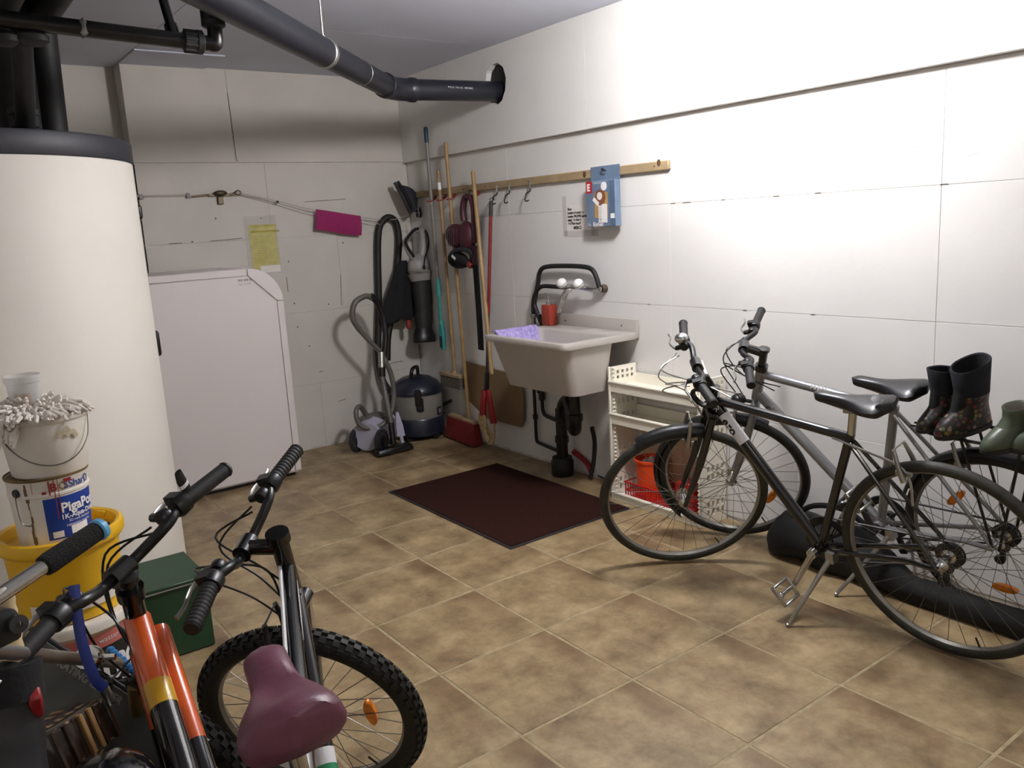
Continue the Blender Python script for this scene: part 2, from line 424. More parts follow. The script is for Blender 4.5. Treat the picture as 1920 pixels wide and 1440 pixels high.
# upper boards stand proud; one of them is pierced by the drain pipe
HY, HZ, HR = -1.185, 2.285, 0.118
cs = [0.0, -0.669, -1.979, -3.289, -4.6, -5.9, -7.0]
for k in range(len(cs)-1):
    y1, y0 = cs[k]-GAP/2, cs[k+1]+GAP/2; z0, z1 = 1.932, 2.50
    if y0 < HY < y1:
        n = 40; ring = []; outer = []
        for i in range(n):
            a = 2*PI*i/n; ca, sa = math.cos(a), math.sin(a); jit = 1+0.03*math.sin(3*a)+0.02*math.sin(11*a)
            ring.append((HY+HR*0.86*ca*jit, HZ+HR*sa*jit))
            t = min(((y1-HY)/ca if ca > 1e-6 else (y0-HY)/ca if ca < -1e-6 else 9), ((z1-HZ)/sa if sa > 1e-6 else (z0-HZ)/sa if sa < -1e-6 else 9))
            outer.append((HY+t*ca, HZ+t*sa))
        corners = [(y1, z1), (y0, z1), (y0, z0), (y1, z0)]
        for c in corners:   # snap nearest outer point to corner
            q = min(range(n), key=lambda i: (outer[i][0]-c[0])**2+(outer[i][1]-c[1])**2); outer[q] = c
        mb = MB(); x0 = -0.034; x1 = 0.010
        rings = [[V(x1, *p) for p in outer], [V(x0, *p) for p in outer], [V(x0, *p) for p in ring], [V(x1, *p) for p in ring]]
        mb.loft(rings, False, False); mb.build('wall_board', 'wall_paint', wr, smooth=False)
    else:
        board(wr, (-0.034, y0, z0), (0.010, y1, z1), 'wall_paint', bev=0.002)
MB().lathe([(0.128, 0), (0.001, 0)], (0.002, HY, HZ), (-1, 0, 0), 32).build('pipe_hole_filling', 'black_rubber', wr)
# chips and cracks along the board joints
def crack(parent, pts, wdt, nrm, m='crack_dark'):
    mb = MB(); mb.tube([Vector(p) for p in pts], wdt, 4, flat=(nrm, 1.0)); return mb.build('crack', m, parent, smooth=False)
for (y, z, l) in [(-2.52, 1.519, .03), (-2.60, 1.519, .05), (-2.83, 1.519, .02), (-3.11, 1.519, .03), (-3.31, 1.520, .03), (-3.82, 1.520, .03), (-2.95, 1.021, .02), (-3.30, 1.021, .02), (-2.35, 1.021, .02)]:
    crack(wr, [(0.0003, y, z), (0.0003, y-l/2, z+0.001), (0.0003, y-l, z)], 0.0022, (1, 0, 0))
for (y0, y1, z0, z1) in [(-3.4, -3.8, 1.655, 1.662), (-3.83, -3.95, 1.60, 1.615), (-2.25, -2.34, 1.02, 1.021)]:
    crack(wr, [(0.0008, y0+(y1-y0)*t, z0+(z1-z0)*t+0.003*math.sin(9*t)) for t in [i/8 for i in range(9)]], 0.0012, (1, 0, 0), 'joint_dirt')
# ------------------------------------------------------------------ back wall
wb_ = MB().lohi((-3.9, 0.16, -0.004), (0.12, 0.30, 2.52)).lohi((-1.835, 0.003, -0.004), (0.0, 0.16, 2.52)).build('wall_back', 'joint_dirt', smooth=False)
tag(wb_, 'off white back wall of painted insulation boards', 'wall', kind='structure')
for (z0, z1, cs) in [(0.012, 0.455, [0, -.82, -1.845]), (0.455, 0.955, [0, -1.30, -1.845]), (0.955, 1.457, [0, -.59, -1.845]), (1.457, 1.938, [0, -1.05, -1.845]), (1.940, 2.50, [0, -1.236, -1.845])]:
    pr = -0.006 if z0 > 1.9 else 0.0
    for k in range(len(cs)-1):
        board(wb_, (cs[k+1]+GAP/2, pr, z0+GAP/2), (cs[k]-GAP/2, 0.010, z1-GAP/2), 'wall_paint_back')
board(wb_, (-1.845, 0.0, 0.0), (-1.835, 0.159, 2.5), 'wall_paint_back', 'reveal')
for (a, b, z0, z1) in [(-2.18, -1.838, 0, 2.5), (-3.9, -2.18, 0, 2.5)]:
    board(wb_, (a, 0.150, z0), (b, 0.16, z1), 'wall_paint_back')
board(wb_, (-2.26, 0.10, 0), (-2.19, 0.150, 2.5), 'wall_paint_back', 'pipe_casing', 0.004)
for pts in [[(-1.70, 0, 1.461), (-1.62, 0, 1.460)], [(-1.45, 0, 1.462), (-1.32, 0, 1.466), (-1.25, 0, 1.470)], [(-.80, 0, 1.684), (-.62, 0, 1.69), (-.50, 0, 1.694)], [(-.59, 0, 1.18), (-.60, 0, 1.07), (-.605, 0, .97)],
            [(-.98, 0, 1.20), (-.98, 0, 1.10)], [(-1.236, -.0065, 2.36), (-1.232, -.0065, 2.2), (-1.228, -.0065, 1.97), (-1.222, -.0065, 1.945)], [(-.82, 0, .53), (-.79, 0, .535)], [(-.70, 0, .30), (-.64, 0, .31)], [(-.32, 0, .50), (-.24, 0, .512), (-.16, 0, .515)], [(-0.012, -0.004, 0.62), (-0.012, -0.004, 0.40)]]:
    crack(wb_, pts, 0.0024, (0, 1, 0), 'crack_dark')
for (x, z) in [(-1.40, 1.60), (-1.56, 1.465), (-1.02, 1.39), (-.955, 1.30), (-.945, 1.02), (-.94, .86), (-.87, .72), (-.70, .99), (-.55, 1.40)]:
    MB().lathe([(0.006, 0.0), (0.004, 0.0015), (0.001, 0.002)], (x, 0.0004, z), (0, -1, 0), 8).build('screw_hole', 'crack_dark', wb_)
# ------------------------------------------------------------------ other walls, ceiling
tag(MB().lohi((-4.0, -7.0, 0), (-3.9, 0.3, 2.52)).build('wall_left', 'wall_paint', smooth=False), 'plain painted left wall beyond the water tank', 'wall', kind='structure')
tag(MB().lohi((-4.0, -7.1, 0), (0.12, -7.0, 2.52)).build('wall_front', 'wall_paint', smooth=False), 'plain painted wall behind the viewer', 'wall', kind='structure')
ce = MB().lohi((-4.0, -7.1, 2.512), (0.12, 0.30, 2.62)).build('ceiling', 'joint_dirt', smooth=False)
tag(ce, 'pale grey painted ceiling boards', 'ceiling', kind='structure')
for (y0, y1) in [(-1.17, 0.16), (-2.5, -1.17), (-3.8, -2.5), (-5.2, -3.8), (-7.0, -5.2)]:
    for (x0, x1) in [(-3.9, -1.85), (-1.85, 0.0)]:
        board(ce, (x0+.001, y0+.001, 2.50), (x1-.001, y1-.001, 2.512), 'ceiling_paint', 'ceiling_board')
t1 = MB().lohi((-1.85, -0.40, 2.492), (-1.36, -0.006, 2.4995)).build('trim_1', 'ceiling_paint', bevel=0.002, smooth=False)
tag(t1, 'shallow painted strip on the ceiling above the back wall', 'trim', kind='structure')
# ceiling lamp (just above the frame) and the fill lamp added behind the viewer
t = thing('ceiling_lamp', 'round glass ceiling lamp above the bicycles by the right wall', 'lamp', (LAMP.x, LAMP.y, 2.5))
MB().lathe([(.09, 2.477), (.09, 2.462), (.05, 2.46), (.001, 2.46)], (LAMP.x, LAMP.y, 0.022), n=28).build('holder', 'lamp_housing', t)
MB().ball(LAMP, LAMP_RAD, 16).build('glass', 'lamp_glass', t)
t = thing('ceiling_lamp', 'added rectangular fill lamp on the unseen rear ceiling', 'lamp', (FILL_LAMP.x, FILL_LAMP.y, 2.5)); L = FILL_LAMP + V(0, 0, .03)
MB().lohi((L.x-.08, L.y-.34, 2.44), (L.x+.08, L.y+.34, 2.499)).build('housing', 'lamp_housing', t, bevel=0.006)
MB().lohi((L.x-.065, L.y-.32, 2.405), (L.x+.065, L.y+.32, 2.44)).build('diffuser', 'fill_lamp_diffuser', t, bevel=0.012)

# ------------------------------------------------------------------ drain pipe
dp = thing('drain_pipe', 'thick dark grey drain pipe crossing the ceiling into a round wall hole', 'pipe', (-0.727, -1.17, 2.225))
B0 = V(-0.727, -1.17, 2.225); PD = V(-0.7071, -0.7071, 0.002).normalized(); PR = 0.057
e1 = B0 + V(0.10, 0, 0.001); e2 = B0 + PD*0.10
elbow = [e1] + [((1-t)**2)*e1 + 2*t*(1-t)*B0 + t*t*e2 for t in [i/10 for i in range(1, 10)]] + [e2]
MB().rod(V(0.008, HY+.012, 2.245), e1+V(-.02, 0, 0), PR, 28).build('pipe_section', 'dark_pipe', dp)
mb = MB(); mb.tube(elbow, PR+0.004, 28)
for q, d in ((e1, V(1, 0, 0)), (e2, PD)):
    mb.tube([q-d*.004, q+d*.006, q+d*.04, q+d*.045], [PR+.004, PR+.009, PR+.009, PR+.004], 28)
mb.build('elbow', 'dark_pipe', dp)
S1 = B0 + PD*0.52; S2 = B0 + PD*1.12; S3 = B0 + PD*2.7
MB().rod(e2+PD*.02, S2, PR, 28).build('pipe_section', 'dark_pipe', dp)
MB().rod(S2-PD*.09, S3, PR+0.004, 28).build('pipe_section', 'dark_pipe', dp)
mb = MB()
mb.tube([S2-PD*.115, S2-PD*.11, S2-PD*.085, S2-PD*.08], [PR+.002, PR+.0075, PR+.0075, PR+.002], 28); mb.build('pipe_clamp', 'alu', dp)
MB().tube([S1-PD*.004, S1-PD*.003, S1+PD*.003, S1+PD*.004], [PR, PR+.0015, PR+.0015, PR], 28).build('joint_ring', 'alu', dp)
rt = S2-PD*.10 + V(0, 0, PR)
MB().rod(rt+V(0, 0, -.004), V(rt.x, rt.y, 2.5), 0.004, 8).lathe([(.012, 0), (.012, .012), (.004, .016)], rt, (0, 0, 1), 10).build('hanger_rod', 'alu', dp)
mb = MB(); side = PD.cross(V(0, 0, 1)).normalized()
text_plane(mb, 'PVC-U  110 x 3.2   DIN 8062', 0.014, V(-.40, HY-.046-.0125+.012, 2.238), (1, 0, 0), (0, 0.15, 1)); mb.build('pipe_print', 'white_decal', dp)

# ------------------------------------------------------------------ storage water tank
HX, HYY, HRR, HT = -2.798, -1.459, 0.60, 1.875
wt = thing('water_tank', 'large cream cylindrical hot water tank with dark top rim', 'water tank', (HX, HYY, 0))
MB().lathe([(HRR-.03, 0.0), (HRR-.005, 0.01), (HRR, 0.04), (HRR, HT-.085), (HRR-.004, HT-.08)], (HX, HYY, 0), n=96, cap0=True).build('jacket', 'tank_cover', wt)
MB().lathe([(HRR+.002, HT-.085), (HRR+.006, HT-.08), (HRR+.006, HT-.008), (HRR, HT), (HRR-.03, HT+.002), (0.001, HT+.004)], (HX, HYY, 0), n=96).build('top_rim', 'tank_cap', wt)
def on_tank(a, r=0.0): return V(HX+math.cos(a)*(HRR+r), HYY+math.sin(a)*(HRR+r), 0)
for (zz, hh, aa) in [(1.045, .11, -0.215), (1.60, .06, -0.215)]:
    p = on_tank(aa, -.012); MB().box(p+V(0, 0, zz), (.05, .04, hh), Matrix.Rotation(aa, 3, 'Z')).build('fitting_cover', 'black_plastic', wt, bevel=0.012, seg=3)
# pipes above the tank
mp = thing('tank_pipework', 'black water pipes with couplings above the cream tank', 'pipe', (-2.1, -2.3, 2.13))
pA, pB = V(-3.4, -2.33, 2.185), V(-2.16, -2.33, 2.135)
MB().rod(pA, pB, 0.026, 18).build('pipe', 'black_plastic', mp)
def coupling(c, d, n=18, L=.07, r=.036):
    d = Vector(d).normalized(); mb = MB(); F = frame_from(d); prof = [(r*.75, -L/2), (r, -L/2+.006), (r, L*.12), (r*1.1, L*.16), (r*1.1, L*.4), (r*.8, L/2)]
    mb.lathe(prof, c, d, n, cap0=True, cap1=True)
    for k in range(12):
        a = 2*PI*k/12; mb.box(Vector(c)+F @ V(r*1.0*math.cos(a), r*1.0*math.sin(a), -L*.16), (.006, .006, L*.55), F)
    return mb
eC = V(-2.065, -2.345, 2.13)
coupling(V(-2.135, -2.333, 2.134), (1, -.05, -.03)).build('coupling', 'dark_plastic', mp)
MB().tube(spline([V(-2.12, -2.335, 2.133), V(-2.085, -2.342, 2.131), eC, V(-2.062, -2.345, 2.165), V(-2.062, -2.345, 2.20)], 5), 0.025, 16).build('elbow', 'black_plastic', mp)
coupling(V(-2.064, -2.345, 2.215), (0, 0, -1)).build('coupling', 'dark_plastic', mp)
MB().rod(V(-2.064, -2.345, 2.24), V(-2.07, -2.345, 2.5), 0.022, 16).build('pipe', 'black_plastic', mp)
MB().rod(V(-2.19, -2.31, 2.15), V(-2.215, -2.20, 2.5), 0.016, 14).tube([V(-2.19, -2.312, 2.145), V(-2.194, -2.3, 2.19)], [.024, .022], 14).build('pipe', 'black_gloss', mp)
MB().box(V(-2.475, -2.333, 2.148), (.022, .058, .058)).build('pipe_tag', 'alu', mp, bevel=0.02)
for x, z in [(-2.75, 2.11), (-2.70, 2.105), (-2.9, 2.12), (-2.62, 2.112)]:
    MB().ball(V(x, -2.31, z), 0.035, 10, (1.5, 1, .8)).build('pipe_lagging', 'black_rubber', mp)
for (x, y, r) in [(-2.575, -1.42, .075), (-2.44, -1.30, .055)]:
    pr_ = thing('riser_pipe', 'black lagged pipe rising from the %s of the tank top' % ('front' if r > .07 else 'right side'), 'pipe', (x, y, HT))
    MB().rod(V(x, y, HT+.003), V(x+.02, y, 2.5), r, 20).build('lagging', 'black_rubber', pr_)
    MB().lathe([(r+.012, HT+.004), (r+.012, HT+.06), (r, HT+.07)], (x, y, 0), n=20).build('collar', 'dark_plastic', pr_)
mb = MB(); mb.rod(V(-2.62, -1.90, HT+.003), V(-2.64, -2.28, 2.15), .032, 14); sp_ = mb.build('pipe', 'black_rubber', mp)
coupling(V(-2.622, -1.91, HT+.05), (0, 0, 1), r=.044).build('coupling', 'dark_plastic', mp)
du = thing('ceiling_duct', 'wide black lagged duct under the ceiling at upper left', 'duct', (-2.9, -2.4, 2.4))
MB().rod(V(-2.42, -3.2, 2.42), V(-2.42, -0.9, 2.42), 0.062, 20).build('duct_lagging', 'black_rubber', du)
MB().rod(V(-2.60, -3.2, 2.40), V(-2.60, -0.9, 2.40), 0.075, 20).build('duct_lagging', 'black_rubber', du)

# ------------------------------------------------------------------ white cabinet
cb = thing('boiler_cabinet', 'tall white metal appliance cabinet with one rounded upper corner', 'cabinet', (-1.6, -0.3, 0))
X0, X1, YF, YB, Z0, Z1 = -2.02, -1.228, -0.55, -0.012, 0.028, 1.295; CRR = 0.20
def prof_outline(ins=0.0, n=10):
    p = [(X0, Z0+ins), (X1-ins, Z0+ins), (X1-ins, Z1-CRR)]
    p += [(X1-CRR+(CRR-ins)*math.cos(a), Z1-CRR+(CRR-ins)*math.sin(a)) for a in [PI/2*i/n for i in range(1, n)]]
    p += [(X1-CRR, Z1-ins), (X0, Z1-ins)]; return p
MB().prism(prof_outline(), (0, YB-YF-.006, 0), (0, YF+.006, 0), (1, 0, 0), (0, 0, 1)).build('body', 'white_enamel', cb, bevel=0.004)
MB().prism([(X0, Z0+.01), (X1-.045, Z0+.01), (X1-.045, Z1-CRR-.01), (X1-CRR-.01, Z1-.045), (X0, Z1-.045)], (0, .008, 0), (0, YF-.002, 0), (1, 0, 0), (0, 0, 1)).build('front_panel', 'white_enamel', cb, bevel=0.0025)
MB().prism([(X0, Z1-.041), (X1-CRR-.004, Z1-.041), (X1-CRR-.004, Z1-.002), (X0, Z1-.002)], (0, .008, 0), (0, YF-.002, 0), (1, 0, 0), (0, 0, 1)).build('top_strip', 'white_enamel', cb, bevel=0.002)
MB().prism([(X1-.041, Z0+.01), (X1-.002, Z0+.01), (X1-.002, Z1-CRR-.004), (X1-.041, Z1-CRR-.004)], (0, .008, 0), (0, YF-.002, 0), (1, 0, 0), (0, 0, 1)).build('side_strip', 'white_enamel', cb, bevel=0.002)
cp = [(X1-CRR, Z1-.041), (X1-.041, Z1-CRR), (X1-.002, Z1-CRR)] + [(X1-CRR+(CRR-.002)*math.cos(a), Z1-CRR+(CRR-.002)*math.sin(a)) for a in [PI/2*i/10 for i in range(1, 10)]] + [(X1-CRR, Z1-.002)]
MB().prism(cp, (0, .008, 0), (0, YF-.003, 0), (1, 0, 0), (0, 0, 1)).build('corner_piece', 'white_enamel', cb, bevel=0.002)
MB().lohi((X0, YF+.04, .002), (X1-.03, YB-.03, Z0)).build('plinth', 'dark_plastic', cb)
mb = MB()
for k in range(2): text_plane(mb, ['■■ ■■ ■', 'NO 12 340'][k], .016, (-1.49, YF-.0026, 1.225-.022*k), (1, 0, 0), (0, 0, 1))
mb.build('sticker_print', 'seam_grey', cb)

# ------------------------------------------------------------------ wooden tool rail and hooks
rl = thing('tool_rail', 'long pine rail screwed high on the right wall for tools', 'rail', (0, -1.3, 1.68))
def RZ(y): return 1.702 - (0.0)*y
MB().lohi((-.022, -2.53, 1.680), (-.001, -.10, 1.725)).build('board', 'pine', rl, bevel=0.004)
for (y, z) in [(-2.47, 1.716), (-1.93, 1.703)]:
    MB().lathe([(.013, 0), (.012, .0008), (.001, .001)], (-.0222, y, z), (-1, 0, 0), 14, sq=1.3).build('knot', 'knot', rl)
for y in (-2.44, -.30, -.47, -.60, -.75, -1.0, -1.12, -1.24, -1.44):
    MB().lathe([(.004, 0), (.003, .002), (.001, .0025)], (-.022, y, 1.702), (-1, 0, 0), 8).build('screw', 'ink', rl)
for (y) in (-.40, -.53, -.65, -.93):
    mb = MB(); mb.box((-.026, y, 1.672), (.008, .03, .02))
    for s in (-1, 1): mb.tube(spline([(-.028, y+s*.010, 1.664), (-.045, y+s*.021, 1.655), (-.066, y+s*.020, 1.648), (-.080, y+s*.010, 1.645), (-.084, y+s*.016, 1.645)], 4), .005, 6)
    mb.build('tool_clip', 'clip_red', rl)
for i, y in enumerate((-1.125, -1.252, -1.456)):
    z = 1.695
    mb = MB(); mb.lohi((-.026, y-.008, z-.045), (-.0225, y+.008, z+.008))
    hk = mb.build('wall_hook', 'chrome'); mb = MB(); mb.tube(spline([(-.029, y-.004, z-.035), (-.032, y-.004, z-.050), (-.036, y+.014, z-.056), (-.040, y+.024, z-.066), (-.046, y+.026, z-.088), (-.052, y+.018, z-.102), (-.058, y+.0, z-.106), (-.064, y-.030, z-.102)], 5), .0042, 8); mb.build('hook_arm', 'dark_plastic', hk); hk['x'] = 0; del hk['x']
    tag(hk, ['chrome wall hook holding the red mop pole', 'empty chrome wall hook between two other hooks', 'empty chrome wall hook nearest the taped note'][i], 'hook', 'chrome hooks on the pine rail')

# ------------------------------------------------------------------ taped note and the blue box
nt_ = thing('paper_note', 'white handwritten note taped to the right wall', 'note', (-.002, -1.84, 1.37))
MB().lohi((-.0012, -1.955, 1.40), (-.0002, -1.735, 1.545)).build('sheet', 'paper_white', nt_, smooth=False)
MB().lohi((-.0016, -2.00, 1.375), (-.0013, -1.72, 1.41)).build('tape', 'tape_clear', nt_, smooth=False)
MB().lohi((-.0016, -1.975, 1.38), (-.0013, -1.945, 1.57)).build('tape', 'tape_clear', nt_, smooth=False)
MB().lohi((-.0016, -1.745, 1.38), (-.0013, -1.71, 1.60)).build('tape', 'tape_clear', nt_, smooth=False)
mb = MB()
for k, (tx, sz, iy) in enumerate([('Bon', .021, -1.755), ('Lavabo benutze u', .019, -1.752), ('Lavabo PROPRE apres', .0175, -1.752), ('usage et rincer', .019, -1.752), ('les Pinceaux!!', .019, -1.758), ('MERCI', .023, -1.80)]):
    text_plane(mb, tx, sz, (-.0018, iy, 1.520-.0195*k-(.006 if k == 5 else 0)), (0, -1, 0), (0, 0, 1), bold=.0010)
mb.build('handwriting', 'ink', nt_, smooth=False)
bx = thing('vacuum_bag_box', 'blue cardboard box of vacuum bags hanging from the rail', 'box', (-.05, -2.09, 1.40), R=Matrix.Rotation(math.radians(-3), 3, 'X'))
Y0, Y1 = -2.205, -1.985; xb, xf = -.026, -.066
MB().lohi((xf, Y0, 1.425), (xb, Y1, 1.66)).build('carton', 'blue_card', bx, bevel=0.002, smooth=False)
MB().lohi((-.0275, Y0, 1.66), (-.0262, Y1-.0, 1.735)).build('hang_tab', 'blue_card', bx, smooth=False)
fx = xf-.0006
def card(nm, m, ya, yb, za, zb, dx=0.0): return MB().lohi((fx-.0006-dx, yb, za), (fx-dx, ya, zb)).build(nm, m, bx, smooth=False)
card('logo_patch', 'red_card', -1.987, -2.035, 1.60, 1.66)
card('picture_panel', 'tan_card', -2.05, -2.15, 1.47, 1.60)
MB().lathe([(.042, 0), (.042, .001), (.0, .0011)], (fx-.0006, -2.095, 1.575), (-1, 0, 0), 8).build('bag_picture', 'brown_card', bx, smooth=False)
MB().lathe([(.02, 0), (.02, .0006), (.0, .0007)], (fx-.0018, -2.092, 1.582), (-1, 0, 0), 18).build('bag_opening', 'paper_white', bx, smooth=False)
card('sticker', 'white_card', -2.08, -2.145, 1.445, 1.54, .001)
MB().box((fx-.0015, -2.062, 1.555), (.0008, .05, .022), Matrix.Rotation(.7, 3, 'X')).build('sticker', 'white_card', bx, smooth=False)
card('side_band', 'blue_card_dark', -2.165, -2.204, 1.43, 1.655)
card('barcode_patch', 'white_card', -2.17, -2.20, 1.465, 1.49, .001)
MB().lathe([(.022, 0), (.022, .0006), (.0, .0007)], (fx-.0006, -2.125, 1.63), (-1, 0, 0), 18).build('round_emblem', 'white_card', bx, smooth=False)
mb = MB()
text_plane(mb, 'Einhell', .030, (fx-.0016, -2.035, 1.428), (0, -1, 0), (0, 0, 1), bold=.001)
text_plane(mb, 'E', .05, (fx-.0016, -1.996, 1.612), (0, -1, 0), (0, 0, 1), bold=.002)
text_plane(mb, 'SCHMUTZFANGSACK', .0105, (fx-.0016, -2.045, 1.645), (0, -1, 0), (0, 0, 1))
text_plane(mb, '5x', .022, (fx-.0016, -1.995, 1.43), (0, -1, 0), (0, 0, 1))
mb.build('lettering', 'white_card', bx, smooth=False)
mb = MB()
for k in range(7): text_plane(mb, 'III lll IIII'[k % 3:], .007, (fx-.0026, -2.085, 1.53-.011*k), (0, -1, 0), (0, 0, 1))
text_plane(mb, 'Y', .02, (fx-.0026, -2.09, 1.45), (0, -1, 0), (0, 0, 1))
mb.build('sticker_print', 'ink', bx, smooth=False)
MB().tube(spline([(-.024, -2.09, 1.715), (-.04, -2.085, 1.72), (-.05, -2.10, 1.712), (-.045, -2.12, 1.708)], 4), .004, 6).build('hanging_hook', 'ink', bx)
# ------------------------------------------------------------------ sink
sk = thing('utility_sink', 'grey plastic utility sink mounted on the right wall', 'sink', (-.26, -1.95, .58))
SY0, SY1, SX0, SZ = -2.295, -1.605, -.525, .875
def rrect(x0, x1, y0, y1, z, r, n=5):
    out = []
    for (cx, cy, a0) in [(x1-r, y1-r, 0), (x0+r, y1-r, PI/2), (x0+r, y0+r, PI), (x1-r, y0+r, 3*PI/2)]:
        for i in range(n+1):
            a = a0+PI/2*i/n; out.append(V(cx+r*math.cos(a), cy+r*math.sin(a), z))
    return out
rings = [rrect(-.415, -.185, -2.225, -1.675, .585, .045), rrect(-.425, -.178, -2.235, -1.665, .588, .05), rrect(-.500, -.155, -2.272, -1.628, SZ-.04, .05),
         rrect(-.512, -.150, -2.282, -1.618, SZ-.036, .05), rrect(-.524, -.006, SY0, SY1, SZ-.034, .04), rrect(-.530, -.004, SY0-.004, SY1+.004, SZ-.02, .042), rrect(-.524, -.006, SY0, SY1, SZ-.002, .04), rrect(-.515, -.010, SY0+.01, SY1-.01, SZ, .04),
         rrect(-.490, -.150, -2.262, -1.640, SZ, .05), rrect(-.478, -.160, -2.25, -1.652, SZ-.012, .05), rrect(-.41, -.19, -2.215, -1.685, .61, .05), rrect(-.39, -.21, -2.19, -1.71, .604, .05)]
MB().loft(rings).build('basin', 'sink_grey', sk, angle=50)
MB().lohi((-.024, SY0+.004, SZ-.03), (-.002, SY1-.03, SZ+.068)).build('backsplash', 'sink_grey', sk, bevel=0.006, seg=2)
MB().lohi((-.155, SY0+.006, .845), (-.006, SY0+.02, .865)).build('bracket', 'sink_grey', sk)
MB().lohi((-.15, -2.0, SZ-.002), (-.05, -1.625, SZ+.004)).build('ledge', 'sink_grey', sk, bevel=0.004)
for y in (-1.72, -2.18): MB().lathe([(.005, 0), (.004, .001), (.0005, .0012)], (-.0241, y, SZ+.028), (-1, 0, 0), 8).build('screw_hole', 'ink', sk)
# towel
tw = MB(); random.seed(3)
def twf(u, t):
    x = -.475+.29*u; n_ = .004*math.sin(9*u+3*t)+.002*math.sin(23*u)
    if t < .3: return V(x, SY1-.008-.042*t/.3, SZ+.0085+.004*math.sin(PI*t/.3)+abs(n_)*.3)
    k = (t-.3)/.7
    return V(x+.05*k*(1-u)-.03*k*u+.006*math.sin(4*k), SY1-.056-.045*k+n_*.6, SZ+.006-.165*k*(.75+.25*u)+n_*.3)
tw.grid(twf, 22, 16, (0, -.005, .005))
o = tw.build('towel', 'lavender_towel'); settle(o, (-.35, SY1-.05, SZ)); tag(o, 'lavender terry towel draped over the left rim of the sink', 'towel')
# soap dispenser
sd = thing('soap_dispenser', 'terracotta red square soap dispenser on the sink back ledge', 'soap dispenser', (-.085, -1.652, SZ+.004))
MB().box((-.085, -1.652, SZ+.064), (.062, .075, .118), taper=(.97, .97)).build('bottle', 'soap_red', sd, bevel=0.006, seg=2)
MB().lathe([(.016, 0), (.016, .018), (.008, .02), (.008, .03), (.004, .031), (.004, .05), (.009, .052), (.009, .06)], (-.085, -1.652, SZ+.123), n=14, cap1=True).tube([(-.085, -1.652, SZ+.178), (-.11, -1.667, SZ+.182), (-.125, -1.675, SZ+.174)], .004, 8).build('pump', 'chrome', sd)
# tap and hoses
tp = thing('wall_tap', 'chrome wall mixer tap with two white ball handles above the sink', 'tap', (-.04, -1.85, 1.08))
TZ = 1.095
MB().tube(spline([(-.055, -1.76, TZ), (-.065, -1.83, TZ+.008), (-.065, -1.90, TZ+.008), (-.05, -1.99, TZ-.005), (-.035, -2.03, TZ-.002)], 5), .0135, 12).rod((-.035, -2.035, TZ), (-.001, -2.035, TZ), .016, 12).rod((-.05, -1.76, TZ), (-.001, -1.75, TZ), .014, 12).build('mixer_body', 'chrome', tp)
MB().tube(spline([(-.06, -1.83, TZ-.008), (-.085, -1.812, TZ-.018), (-.10, -1.798, TZ-.045), (-.112, -1.79, TZ-.09), (-.12, -1.782, TZ-.130)], 5), [.013]*4+[.012]*17, 12).lathe([(.0165, 0), (.0165, .022)], (-.103, -1.797, TZ-.058), (-.1, .06, -.95), 14, cap0=True, cap1=True).build('spout', 'chrome', tp)
for i, y in enumerate((-1.775, -1.915)):
    h_ = MB().ball((-.085, y, TZ+.028), .031, 20, (1, 1, .88), (-.6, 0, .8)).build('ball_handle', 'white_card', tp)
    MB().lathe([(.0315, -.002), (.0315, .002)], (-.085, y, TZ+.028), (-.6, 0, .8), 20).build('handle_seam', 'seam_grey', h_)
MB().lathe([(.022, 0), (.024, .012), (.018, .03)], (-.002, -2.04, TZ), (-1, 0, 0), 12).build('wall_union', 'brass', tp)
hs = thing('black_supply_hose', 'thick black hose looping from the tap down beside the sink', 'hose', (-.04, -1.75, 1.1))
MB().tube(spline([(-.035, -2.028, 1.105), (-.038, -2.015, 1.15), (-.04, -1.985, 1.195), (-.04, -1.92, 1.212), (-.04, -1.75, 1.216), (-.04, -1.58, 1.208), (-.04, -1.525, 1.175), (-.04, -1.505, 1.11), (-.042, -1.475, 1.03), (-.042, -1.465, .98), (-.045, -1.50, .92), (-.045, -1.53, .87)], 6), .0135, 12).build('hose', 'black_rubber', hs)
MB().tube(spline([(-.045, -1.78, TZ), (-.042, -1.65, TZ+.002), (-.042, -1.545, TZ), (-.042, -1.485, 1.06), (-.042, -1.452, .99), (-.042, -1.448, .87)], 6), .0125, 12).build('hose', 'black_rubber', hs)
for y in (-1.448, -1.528): MB().lathe([(.017, 0), (.02, .006), (.02, .02), (.016, .024)], (-.043, y, .905), (0, 0, 1), 12, cap1=True).rod((-.043, y, .905), (-.043, y, .80), .012, 10).build('hose_union', 'alu' if y > -1.5 else 'black_plastic', hs)
# pipes under the sink
dr = thing('sink_drain', 'black plastic siphon trap under the sink reaching the floor', 'drain', (-.10, -1.75, 0))
mb = MB(); mb.tube([(-.24, -2.02, .59), (-.235, -2.02, .50), (-.225, -2.01, .42)], .030, 16)
mb.lathe([(.04, 0), (.042, .01), (.042, .035), (.034, .04)], (-.226, -2.01, .395), n=16); mb.build('tailpiece', 'black_plastic', dr)
MB().tube(spline([(-.225, -2.01, .42), (-.222, -2.005, .38), (-.20, -1.975, .335), (-.18, -1.935, .328), (-.165, -1.905, .36), (-.155, -1.885, .42), (-.14, -1.855, .46), (-.12, -1.81, .46), (-.108, -1.765, .42), (-.105, -1.745, .36)], 6), .034, 16).build('u_bend', 'black_plastic', dr)
MB().rod((-.105, -1.742, .40), (-.103, -1.735, .09), .034, 18).lathe([(.041, 0), (.041, .035)], (-.104, -1.738, .20), n=16, cap0=True, cap1=True).build('waste_pipe', 'black_plastic', dr)
MB().lathe([(.062, 0.0), (.066, .006), (.066, .085), (.058, .095), (.058, .11), (.035, .112)], (-.103, -1.732, 0), n=28, cap0=True).build('floor_socket', 'black_rubber', dr)
